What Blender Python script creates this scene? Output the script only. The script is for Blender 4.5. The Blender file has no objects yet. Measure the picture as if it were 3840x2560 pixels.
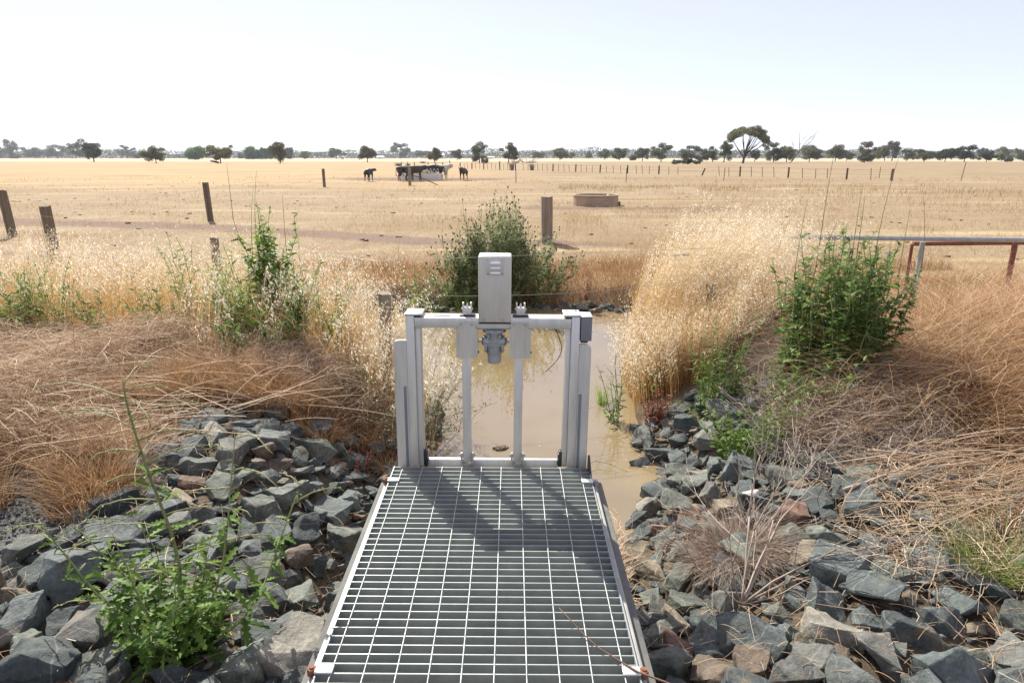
import bpy, bmesh, math, random
import numpy as np
from mathutils import Vector, Matrix, Euler, noise

rng = np.random.default_rng(11)
random.seed(11)
PI = math.pi
scene = bpy.context.scene
COL = scene.collection

# ------------------------------------------------------------------ camera facts (metres, camera over the origin, looking along +Y)
FPX = 2450.0
TILT = math.atan(692 / FPX)
CT, ST = math.cos(TILT), math.sin(TILT)
CH = 1.53                                   # eye height over the walkway grating (z = 0)
FIELD = -0.45                               # level of the paddock
WATER = -0.75                               # level of the channel water


def at(dx, dy, z):
    """where the sight line through a spot of the photograph meets the level z (metres)"""
    u = dx * 3840 / 2352 - 1920
    v = dy * 3840 / 2352 - 1280
    H = CH - z
    D = (H * CT - v / FPX * H * ST) / (v / FPX * CT + ST)
    return u * (D * CT + H * ST) / FPX, D


def project(P):
    P = np.asarray(P, float)
    H = CH - P[..., 2]
    zc = P[..., 1] * CT + H * ST
    zs = np.where(zc > 0.05, zc, 0.05)
    return (1920 + FPX * P[..., 0] / zs) / 1.6327, (1280 + FPX * (H * CT - P[..., 1] * ST) / zs) / 1.6327, zc


# ------------------------------------------------------------------ small numeric helpers
def sstep(a, b, x):
    t = np.clip((x - a) / (b - a), 0, 1)
    return t * t * (3 - 2 * t)


def vnoise(x, y, seed=0):
    x = np.asarray(x, float); y = np.asarray(y, float)
    xi = np.floor(x).astype(np.int64); yi = np.floor(y).astype(np.int64)
    xf = x - xi; yf = y - yi
    xf = xf * xf * (3 - 2 * xf); yf = yf * yf * (3 - 2 * yf)

    def h(a, b):
        n = (a * 374761393 + b * 668265263 + seed * 1442695041) & 0xFFFFFFFF
        n = ((n ^ (n >> 13)) * 1274126177) & 0xFFFFFFFF
        return ((n ^ (n >> 16)) & 0xFFFF) / 65535.0
    return (h(xi, yi) * (1 - xf) + h(xi + 1, yi) * xf) * (1 - yf) + (h(xi, yi + 1) * (1 - xf) + h(xi + 1, yi + 1) * xf) * yf


def fbm(x, y, seed=0, o=3):
    s = 0; a = 0.5
    for i in range(o):
        s = s + a * vnoise(x * 2 ** i, y * 2 ** i, seed + i); a *= 0.5
    return s / (1 - 0.5 ** o)


def poly_sdf(x, y, poly):
    """signed distance to a polygon, negative inside"""
    x = np.asarray(x, float); y = np.asarray(y, float)
    d = np.full(x.shape, 1e9); ins = np.zeros(x.shape, bool)
    n = len(poly)
    for i in range(n):
        x0, y0 = poly[i]; x1, y1 = poly[(i + 1) % n]
        ex, ey = x1 - x0, y1 - y0
        t = np.clip(((x - x0) * ex + (y - y0) * ey) / (ex * ex + ey * ey), 0, 1)
        d = np.minimum(d, np.hypot(x - x0 - t * ex, y - y0 - t * ey))
        if y0 != y1:
            c = (y0 > y) != (y1 > y)
            ins ^= c & (x < (x1 - x0) * (y - y0) / (y1 - y0) + x0)
    return np.where(ins, -d, d)


CHANNEL = [(0.36, 2.98), (0.72, 3.78), (0.97, 4.19), (1.11, 4.39), (0.93, 4.67), (0.99, 5.18), (1.01, 5.78), (1.05, 6.53),
           (1.25, 7.85), (1.75, 8.8), (2.6, 9.3), (1.65, 9.62), (0.84, 9.92), (-0.51, 9.92), (-1.74, 9.5), (-2.6, 9.0),
           (-1.75, 8.0), (-0.95, 6.8), (-0.70, 5.9), (-0.64, 5.4), (-0.72, 5.1), (-0.72, 4.7), (-0.56, 2.98)]


def ground_z(x, y):
    x = np.asarray(x, float); y = np.asarray(y, float)
    d = poly_sdf(x, y, CHANNEL)
    level = -0.20 + (FIELD + 0.20) * sstep(5.5, 10.5, y)
    level = level + 0.10 * sstep(2.2, 3.6, np.abs(x)) * (1 - sstep(4.5, 7.5, y)) * sstep(2.0, 3.2, y)
    w = 1.15 + 0.25 * sstep(0, 1, x)
    out = WATER - 0.03 + (level - WATER + 0.03) * sstep(0, 1, np.clip(d, 0, None) / w) ** 0.8
    ins = WATER - 0.03 - 0.45 * sstep(0, 0.6, -d)
    z = np.where(d > 0, out, ins)
    near = 1 - sstep(12, 30, y)
    z = z + np.where(d > 0.05, 1, 0.2) * ((fbm(x * 1.7, y * 1.7, 3) - 0.5) * 0.07 + (fbm(x * 7, y * 7, 5, 2) - 0.5) * 0.035) * near * sstep(0, 0.4, np.abs(d))
    z = z + (fbm(x * 0.12, y * 0.12, 9) - 0.5) * 0.10 * sstep(14, 30, y)
    pit = (np.maximum(np.abs(x + 0.105) - 0.47, np.maximum(y - 3.0, 0.9 - y)))
    z = np.where(pit < 0, -1.15, z)
    side = sstep(0.75, 0.0, pit) * (y < 3.05) * (pit >= 0)           # the ground lies a little lower right beside the walkway
    return z - 0.07 * side


def gz(x, y):
    return float(ground_z(np.array([x]), np.array([y]))[0])


# ------------------------------------------------------------------ things, parts, tags
def tag(o, label=None, cat=None, group=None, kind=None):
    if label: o['label'] = label
    if cat: o['category'] = cat
    if group: o['group'] = group
    if kind: o['kind'] = kind
    return o


def thing(name, label, cat, loc=(0, 0, 0), rz=0, group=None):
    o = bpy.data.objects.new(name, None)
    COL.objects.link(o)
    o.empty_display_size = 0.1
    o.location = loc
    o.rotation_euler = (0, 0, rz)
    return tag(o, label, cat, group)


def link(name, me, mat, parent=None):
    o = bpy.data.objects.new(name, me)
    if mat is not None and not me.materials:
        me.materials.append(mat)
    COL.objects.link(o)
    if parent is not None:
        o.parent = parent
    return o


class Geo:
    """collects vertex / face arrays for ONE mesh"""
    def __init__(s):
        s.V = []; s.F = []; s.T = []; s.n = 0

    def add(s, V, F, tint=0.5):
        V = np.asarray(V, float).reshape(-1, 3)
        s.V.append(V)
        t = np.asarray(tint, float)
        s.T.append(np.full(len(V), float(t)) if t.ndim == 0 else t.reshape(-1))
        for f in (F if isinstance(F, list) else [F]):
            f = np.asarray(f)
            if len(f): s.F.append(f + s.n)
        s.n += len(V)

    def strands(s, P, W, side, tint):
        """ribbons: P (N,K,3) paths, W (N,K) widths, side (N,3) unit vectors"""
        P = np.asarray(P); N, K, _ = P.shape
        if N == 0: return
        W = np.broadcast_to(W, (N, K))
        off = side[:, None, :] * W[:, :, None] * 0.5
        V = np.stack([P - off, P + off], 2).reshape(N, K * 2, 3)
        k = np.arange(K - 1) * 2
        q = np.stack([k, k + 1, k + 3, k + 2], 1)
        F = (np.arange(N)[:, None, None] * (2 * K) + q[None]).reshape(-1, 4)
        tint = np.asarray(tint, float)
        if tint.ndim == 1: tint = np.repeat(tint[:, None], K, 1)
        s.add(V, F, np.repeat(tint, 2, 1))

    def tubes(s, P, R, sides=4, tint=0.5):
        P = np.asarray(P, float); N, K, _ = P.shape
        if N == 0: return
        R = np.broadcast_to(R, (N, K))
        d = np.gradient(P, axis=1)
        d /= np.linalg.norm(d, axis=2, keepdims=True) + 1e-9
        ref = np.where(np.abs(d[..., 2:3]) > 0.8, np.array([1., 0.13, 0]), np.array([0, 0.1, 1.]))
        a = np.cross(d, ref); a /= np.linalg.norm(a, axis=2, keepdims=True) + 1e-9
        b = np.cross(d, a)
        ang = np.arange(sides) * 2 * PI / sides
        V = P[:, :, None, :] + R[:, :, None, None] * (np.cos(ang)[None, None, :, None] * a[:, :, None, :] + np.sin(ang)[None, None, :, None] * b[:, :, None, :])
        V = V.reshape(N, K * sides, 3)
        q = []
        for k in range(K - 1):
            for j in range(sides):
                j2 = (j + 1) % sides
                q.append((k * sides + j, k * sides + j2, (k + 1) * sides + j2, (k + 1) * sides + j))
        F = (np.arange(N)[:, None, None] * (K * sides) + np.array(q)[None]).reshape(-1, 4)
        cap = np.stack([np.arange(N) [:, None] * (K * sides) + np.arange(sides)[None, ::-1],
                        np.arange(N)[:, None] * (K * sides) + (K - 1) * sides + np.arange(sides)[None]], 0).reshape(-1, sides)
        tint = np.asarray(tint, float)
        t = np.full(N * K * sides, float(tint)) if tint.ndim == 0 else np.repeat(tint.reshape(N, -1), K * sides // (tint.size // N), 1).reshape(-1)
        s.add(V, [F, cap], t)

    def inst(s, Vt, Ft, M, T, tint):
        """copies of a template (Vt, list of face arrays) under matrices M (N,3,3) and offsets T (N,3)"""
        N = len(T)
        if N == 0: return
        V = np.einsum('nij,kj->nki', M, Vt) + T[:, None, :]
        k = len(Vt)
        Fs = [(np.arange(N)[:, None, None] * k + f[None]).reshape(-1, f.shape[1]) for f in Ft]
        tint = np.asarray(tint, float)
        s.add(V, Fs, float(tint) if tint.ndim == 0 else np.repeat(tint, k))

    def build(s, name, mat, parent=None, smooth=False):
        V = np.concatenate(s.V); T = np.concatenate(s.T)
        me = bpy.data.meshes.new(name)
        me.vertices.add(len(V)); me.vertices.foreach_set('co', V.astype(np.float32).ravel())
        loops = np.concatenate([f.ravel() for f in s.F]).astype(np.int32)
        sizes = np.concatenate([np.full(len(f), f.shape[1]) for f in s.F])
        me.loops.add(len(loops)); me.loops.foreach_set('vertex_index', loops)
        me.polygons.add(len(sizes))
        me.polygons.foreach_set('loop_start', np.concatenate([[0], np.cumsum(sizes)[:-1]]).astype(np.int32))
        if smooth:
            me.polygons.foreach_set('use_smooth', np.ones(len(sizes), bool))
        a = me.attributes.new('tint', 'FLOAT', 'POINT')
        a.data.foreach_set('value', T.astype(np.float32))
        me.update(calc_edges=True)
        return link(name, me, mat, parent)


def unit(v):
    return v / (np.linalg.norm(v, axis=-1, keepdims=True) + 1e-9)


def frames(d, roll=None):
    """matrices whose x axis is d, z axis as upright as possible, then rolled"""
    d = unit(d)
    up = np.tile(np.array([0, 0, 1.0]), (len(d), 1))
    up[np.abs(d[:, 2]) > 0.97] = (1, 0, 0)
    y = unit(np.cross(up, d)); z = np.cross(d, y)
    if roll is not None:
        c, s_ = np.cos(roll)[:, None], np.sin(roll)[:, None]
        y, z = c * y + s_ * z, -s_ * y + c * z
    return np.stack([d, y, z], 2)


def hside(az):
    return np.stack([-np.sin(az), np.cos(az), np.zeros_like(az)], 1)


# bmesh helpers for hard surfaces
def bm_box(bm, lo, hi, bev=0.0, seg=2):
    r = bmesh.ops.create_cube(bm, size=1)
    vs = r['verts']
    for v in vs:
        v.co = Vector(((lo[i] + hi[i]) / 2 + v.co[i] * (hi[i] - lo[i]) for i in range(3)))
    if bev:
        es = list({e for v in vs for e in v.link_edges})
        bmesh.ops.bevel(bm, geom=es, offset=bev, segments=seg, affect='EDGES', profile=0.5)


def bm_cyl(bm, p0, p1, r0, r1=None, n=20, caps=True):
    r1 = r0 if r1 is None else r1
    p0, p1 = Vector(p0), Vector(p1)
    d = p1 - p0
    q = Vector((0, 0, 1)).rotation_difference(d.normalized())
    m = Matrix.Translation((p0 + p1) / 2) @ q.to_matrix().to_4x4()
    bmesh.ops.create_cone(bm, cap_ends=caps, segments=n, radius1=r0, radius2=r1, depth=d.length, matrix=m)


def bm_prism(bm, pts, y0, y1, bev=0.0):
    """outline in the XZ plane pushed from y0 to y1"""
    a = [bm.verts.new((x, y0, z)) for x, z in pts]
    b = [bm.verts.new((x, y1, z)) for x, z in pts]
    n = len(pts)
    fs = [bm.faces.new(a), bm.faces.new(b[::-1])]
    for i in range(n):
        fs.append(bm.faces.new((a[i], b[i], b[(i + 1) % n], a[(i + 1) % n])))
    bmesh.ops.recalc_face_normals(bm, faces=fs)


def bm_obj(name, bm, mat, parent=None, smooth=True, ang=35):
    me = bpy.data.meshes.new(name)
    bm.to_mesh(me); bm.free()
    if smooth:
        for p in me.polygons: p.use_smooth = True
        me.set_sharp_from_angle(angle=math.radians(ang))
    return link(name, me, mat, parent)


# ------------------------------------------------------------------ materials
def nt(mat):
    mat.use_nodes = True
    t = mat.node_tree
    return t, t.nodes, t.links, t.nodes['Principled BSDF']


def ramp(N, stops, interp='LINEAR'):
    r = N.new('ShaderNodeValToRGB')
    r.color_ramp.interpolation = interp
    e = r.color_ramp.elements
    while len(e) < len(stops): e.new(0.5)
    for el, (p, c) in zip(e, stops):
        el.position = p
        el.color = (*c, 1) if len(c) == 3 else c
    return r


def foliage(name, stops, trans=0.35, rough=0.6, spec=0.25):
    m = bpy.data.materials.new(name)
    t, N, L, P = nt(m)
    a = N.new('ShaderNodeAttribute'); a.attribute_name = 'tint'
    r = ramp(N, stops)
    L.new(a.outputs['Fac'], r.inputs['Fac'])
    L.new(r.outputs['Color'], P.inputs['Base Color'])
    P.inputs['Roughness'].default_value = rough
    P.inputs['Specular IOR Level'].default_value = spec
    tr = N.new('ShaderNodeBsdfTranslucent')
    L.new(r.outputs['Color'], tr.inputs['Color'])
    mx = N.new('ShaderNodeMixShader'); mx.inputs['Fac'].default_value = trans
    L.new(P.outputs[0], mx.inputs[1]); L.new(tr.outputs[0], mx.inputs[2])
    L.new(mx.outputs[0], N['Material Output'].inputs['Surface'])
    return m


def noise_mat(name, stops, scale=8, rough=0.6, metal=0.0, bump=0.0, bscale=60, stretch=(1, 1, 1), detail=6, coord='Object', spec=0.5, rvar=0.0):
    m = bpy.data.materials.new(name)
    t, N, L, P = nt(m)
    tc = N.new('ShaderNodeTexCoord')
    mp = N.new('ShaderNodeMapping'); mp.inputs['Scale'].default_value = stretch
    L.new(tc.outputs[coord], mp.inputs['Vector'])
    n = N.new('ShaderNodeTexNoise'); n.inputs['Scale'].default_value = scale; n.inputs['Detail'].default_value = detail
    n.inputs['Roughness'].default_value = 0.65
    L.new(mp.outputs[0], n.inputs['Vector'])
    r = ramp(N, stops)
    L.new(n.outputs['Fac'], r.inputs['Fac'])
    L.new(r.outputs['Color'], P.inputs['Base Color'])
    P.inputs['Roughness'].default_value = rough
    P.inputs['Metallic'].default_value = metal
    P.inputs['Specular IOR Level'].default_value = spec
    if metal and 'alumin' in name:
        mp2 = N.new('ShaderNodeMapping'); mp2.inputs['Scale'].default_value = (1, 1, 0.10)
        L.new(tc.outputs[coord], mp2.inputs['Vector'])
        sn = N.new('ShaderNodeTexNoise'); sn.inputs['Scale'].default_value = 70; sn.inputs['Detail'].default_value = 6
        L.new(mp2.outputs[0], sn.inputs['Vector'])
        sr = ramp(N, [(0.28, (0.62, 0.60, 0.57)), (0.42, (0.93, 0.92, 0.91)), (0.62, (1.0, 1.0, 1.0)), (0.74, (1.12, 1.12, 1.13))])
        L.new(sn.outputs['Fac'], sr.inputs['Fac'])
        sm = N.new('ShaderNodeMix'); sm.data_type = 'RGBA'; sm.blend_type = 'MULTIPLY'; sm.inputs['Factor'].default_value = 0.38
        L.new(r.outputs['Color'], sm.inputs['A']); L.new(sr.outputs['Color'], sm.inputs['B']); L.new(sm.outputs['Result'], P.inputs['Base Color'])
    if rvar:
        n3 = N.new('ShaderNodeTexNoise'); n3.inputs['Scale'].default_value = scale * 3
        L.new(mp.outputs[0], n3.inputs['Vector'])
        mr = N.new('ShaderNodeMapRange'); mr.inputs['To Min'].default_value = rough - rvar; mr.inputs['To Max'].default_value = rough + rvar
        L.new(n3.outputs['Fac'], mr.inputs['Value']); L.new(mr.outputs[0], P.inputs['Roughness'])
    if bump:
        n2 = N.new('ShaderNodeTexNoise'); n2.inputs['Scale'].default_value = bscale; n2.inputs['Detail'].default_value = 5
        L.new(mp.outputs[0], n2.inputs['Vector'])
        b = N.new('ShaderNodeBump'); b.inputs['Strength'].default_value = bump; b.inputs['Distance'].default_value = 0.01
        L.new(n2.outputs['Fac'], b.inputs['Height']); L.new(b.outputs[0], P.inputs['Normal'])
    return m


M = {}
M['alu'] = noise_mat('mill_aluminium', [(0.25, (0.54, 0.52, 0.485)), (0.5, (0.66, 0.64, 0.60)), (0.75, (0.74, 0.72, 0.685))], 9, 0.42, 0.55, 0.03, 220, (1, 1, 0.15), rvar=0.08)
M['plate'] = noise_mat('cover_plate_aluminium', [(0.25, (0.48, 0.445, 0.385)), (0.5, (0.585, 0.55, 0.485)), (0.75, (0.65, 0.625, 0.57))], 7, 0.45, 0.4, 0.03, 250, (1, 1, 0.3), rvar=0.08)
M['galv'] = noise_mat('galvanised_steel', [(0.3, (0.30, 0.32, 0.32)), (0.7, (0.42, 0.44, 0.43))], 22, 0.5, 0.45, 0.04, 90, rvar=0.1)
M['bar'] = noise_mat('galvanised_bar', [(0.25, (0.24, 0.265, 0.26)), (0.75, (0.36, 0.385, 0.37))], 14, 0.5, 0.35, 0.03, 90, rvar=0.1)
M['edge'] = noise_mat('weathered_aluminium', [(0.3, (0.28, 0.275, 0.255)), (0.7, (0.42, 0.41, 0.38))], 18, 0.6, 0.3, 0.06, 80, rvar=0.1)
M['grey'] = noise_mat('grey_panel', [(0.3, (0.17, 0.18, 0.19)), (0.7, (0.21, 0.22, 0.23))], 10, 0.5, 0.2)
M['strip'] = noise_mat('grey_seal_strip', [(0.3, (0.14, 0.16, 0.19)), (0.7, (0.19, 0.21, 0.24))], 10, 0.6)
M['black'] = noise_mat('black_plastic', [(0.3, (0.012, 0.013, 0.015)), (0.7, (0.03, 0.03, 0.033))], 12, 0.45)
M['cast'] = noise_mat('cast_grey_alloy', [(0.3, (0.30, 0.31, 0.31)), (0.7, (0.42, 0.42, 0.41))], 30, 0.5, 0.5, 0.15, 160)
M['steel'] = noise_mat('bolt_steel', [(0.3, (0.40, 0.40, 0.40)), (0.7, (0.55, 0.55, 0.55))], 30, 0.35, 0.8)
M['rustbolt'] = noise_mat('rusty_bolt', [(0.3, (0.16, 0.06, 0.035)), (0.7, (0.28, 0.12, 0.07))], 60, 0.8)
M['white'] = noise_mat('pale_clip', [(0.3, (0.62, 0.62, 0.60)), (0.7, (0.74, 0.74, 0.72))], 20, 0.5, 0.2)
M['sky_louvre'] = noise_mat('polished_louvre', [(0.3, (0.80, 0.82, 0.86)), (0.7, (0.86, 0.88, 0.92))], 8, 0.22, 0.9)
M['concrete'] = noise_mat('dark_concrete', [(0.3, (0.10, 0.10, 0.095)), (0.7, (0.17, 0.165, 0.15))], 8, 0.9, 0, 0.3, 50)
M['trough'] = noise_mat('dusty_concrete', [(0.3, (0.29, 0.205, 0.135)), (0.7, (0.42, 0.31, 0.215))], 2.2, 0.9, 0, 0.25, 30, (1, 1, 2.5))
M['wood'] = noise_mat('weathered_wood', [(0.25, (0.10, 0.08, 0.06)), (0.5, (0.24, 0.195, 0.15)), (0.8, (0.38, 0.32, 0.26))], 16, 0.9, 0, 0.9, 26, (1, 1, 0.07))
M['oldwood'] = noise_mat('old_brown_wood', [(0.25, (0.07, 0.052, 0.036)), (0.5, (0.15, 0.115, 0.08)), (0.8, (0.25, 0.195, 0.13))], 14, 0.9, 0, 0.8, 26, (1, 1, 0.07))
M['picket'] = noise_mat('dark_picket', [(0.3, (0.045, 0.033, 0.026)), (0.7, (0.10, 0.075, 0.06))], 20, 0.8)
M['wire'] = noise_mat('fence_wire', [(0.3, (0.30, 0.29, 0.28)), (0.7, (0.45, 0.44, 0.42))], 20, 0.5, 0.5)
M['pipe'] = noise_mat('galvanised_pipe', [(0.3, (0.27, 0.29, 0.30)), (0.7, (0.40, 0.42, 0.43))], 12, 0.5, 0.4, 0.05, 60)
M['redpipe'] = noise_mat('rust_red_pipe', [(0.3, (0.13, 0.040, 0.030)), (0.7, (0.24, 0.085, 0.06))], 12, 0.75, 0, 0.1, 60)
M['cow_black'] = noise_mat('black_hide', [(0.3, (0.010, 0.009, 0.009)), (0.7, (0.028, 0.024, 0.022))], 5, 0.6, 0, 0.1, 60)
M['cow_brown'] = noise_mat('dark_brown_hide', [(0.3, (0.024, 0.015, 0.011)), (0.7, (0.060, 0.040, 0.029))], 4, 0.65, 0, 0.1, 60)
M['cow_white'] = noise_mat('cream_hide', [(0.3, (0.50, 0.43, 0.34)), (0.7, (0.66, 0.59, 0.50))], 3, 0.7, 0, 0.1, 60)
M['feeder'] = noise_mat('pale_grey_sheet', [(0.3, (0.58, 0.58, 0.56)), (0.7, (0.68, 0.68, 0.66))], 3, 0.7)
M['shed_wall'] = noise_mat('pale_shed_wall', [(0.3, (0.52, 0.52, 0.50)), (0.7, (0.62, 0.62, 0.60))], 2, 0.7)
M['shed_roof'] = noise_mat('white_iron_roof', [(0.3, (0.72, 0.73, 0.74)), (0.7, (0.82, 0.82, 0.82))], 2, 0.5)
M['yellow'] = noise_mat('yellow_plastic', [(0.3, (0.60, 0.48, 0.06)), (0.7, (0.70, 0.57, 0.10))], 8, 0.5)
M['twig_brown'] = noise_mat('reddish_twig', [(0.3, (0.10, 0.05, 0.035)), (0.7, (0.20, 0.11, 0.075))], 40, 0.8)
M['bark'] = noise_mat('dark_bark', [(0.3, (0.030, 0.022, 0.018)), (0.7, (0.075, 0.058, 0.046))], 3, 0.9)
M['bark_pale'] = noise_mat('pale_bark', [(0.3, (0.16, 0.13, 0.11)), (0.7, (0.30, 0.26, 0.22))], 3, 0.9)
M['shell'] = noise_mat('white_quartz', [(0.3, (0.62, 0.50, 0.45)), (0.7, (0.80, 0.74, 0.70))], 12, 0.6, 0, 0.3, 60)

M['oat'] = foliage('oat_straw', [(0, (0.34, 0.165, 0.055)), (0.35, (0.50, 0.31, 0.12)), (0.7, (0.66, 0.48, 0.24)), (1, (0.78, 0.66, 0.44))], 0.42)
M['oat_seed'] = foliage('oat_seed', [(0, (0.68, 0.58, 0.41)), (1, (0.90, 0.85, 0.73))], 0.45, 0.5)
M['straw'] = foliage('flattened_straw', [(0, (0.22, 0.13, 0.075)), (0.4, (0.44, 0.295, 0.175)), (0.75, (0.64, 0.48, 0.32)), (1, (0.80, 0.68, 0.52))], 0.25)
M['brown'] = foliage('brown_dry_grass', [(0, (0.15, 0.070, 0.030)), (0.4, (0.33, 0.180, 0.080)), (0.75, (0.50, 0.32, 0.165)), (1, (0.72, 0.55, 0.36))], 0.32)
M['stubble'] = foliage('field_stubble', [(0, (0.24, 0.15, 0.07)), (0.5, (0.45, 0.33, 0.17)), (1, (0.66, 0.53, 0.32))], 0.3)
M['twigs'] = foliage('dead_twigs', [(0, (0.15, 0.11, 0.09)), (0.5, (0.30, 0.235, 0.19)), (1, (0.50, 0.42, 0.35))], 0.05)
M['deadtuft'] = foliage('dead_tuft', [(0, (0.15, 0.10, 0.075)), (0.5, (0.28, 0.20, 0.15)), (1, (0.46, 0.37, 0.29))], 0.15)
M['green'] = foliage('weed_green', [(0, (0.055, 0.115, 0.018)), (0.5, (0.12, 0.21, 0.035)), (1, (0.22, 0.33, 0.07))], 0.46, 0.5)
M['green_dark'] = foliage('shrub_green', [(0, (0.060, 0.120, 0.026)), (0.5, (0.125, 0.215, 0.046)), (1, (0.23, 0.34, 0.085))], 0.5, 0.45, 0.4)
M['green_lime'] = foliage('lettuce_green', [(0, (0.10, 0.18, 0.025)), (0.5, (0.20, 0.32, 0.05)), (1, (0.34, 0.45, 0.11))], 0.5, 0.5)
M['thistle'] = foliage('thistle_green', [(0, (0.14, 0.19, 0.07)), (0.5, (0.27, 0.33, 0.14)), (1, (0.42, 0.47, 0.26))], 0.55, 0.55)
M['stem'] = foliage('weed_stem', [(0, (0.12, 0.13, 0.045)), (0.5, (0.24, 0.25, 0.10)), (1, (0.40, 0.38, 0.18))], 0.1, 0.5)
M['bud'] = foliage('thistle_buds', [(0, (0.055, 0.07, 0.03)), (0.6, (0.13, 0.13, 0.07)), (1, (0.20, 0.16, 0.11))], 0.1)
M['purple'] = foliage('purple_flower', [(0, (0.22, 0.07, 0.26)), (1, (0.34, 0.14, 0.38))], 0.3)
M['fluff'] = foliage('cream_seed_head', [(0, (0.55, 0.46, 0.34)), (1, (0.78, 0.70, 0.58))], 0.3)
M['dock'] = foliage('red_dry_dock', [(0, (0.15, 0.045, 0.028)), (0.5, (0.28, 0.10, 0.06)), (1, (0.42, 0.20, 0.12))], 0.3)
M['sedge'] = foliage('green_sedge', [(0, (0.06, 0.10, 0.02)), (0.5, (0.13, 0.19, 0.04)), (1, (0.34, 0.34, 0.12))], 0.35, 0.45)
M['hay'] = foliage('hay', [(0, (0.30, 0.24, 0.10)), (1, (0.50, 0.42, 0.22))], 0.2)
for nm, a, b, c in (('gum', (0.060, 0.070, 0.032), (0.115, 0.125, 0.058), (0.19, 0.19, 0.095)),
                    ('gum_grey', (0.060, 0.068, 0.050), (0.11, 0.118, 0.088), (0.18, 0.185, 0.14)),
                    ('gum_olive', (0.075, 0.072, 0.028), (0.14, 0.128, 0.052), (0.22, 0.20, 0.09)),
                    ('willow', (0.042, 0.080, 0.020), (0.085, 0.145, 0.038), (0.14, 0.21, 0.06)),
                    ('pale_green', (0.075, 0.095, 0.030), (0.13, 0.16, 0.055), (0.20, 0.23, 0.09)),
                    ('dark_tree', (0.028, 0.036, 0.017), (0.055, 0.066, 0.031), (0.095, 0.105, 0.05)),
                    ('brown_shrub', (0.06, 0.045, 0.030), (0.11, 0.085, 0.056), (0.17, 0.135, 0.09))):
    M[nm] = foliage(nm + '_leaves', [(0, a), (0.5, b), (1, c)], 0.38, 0.5)


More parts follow.
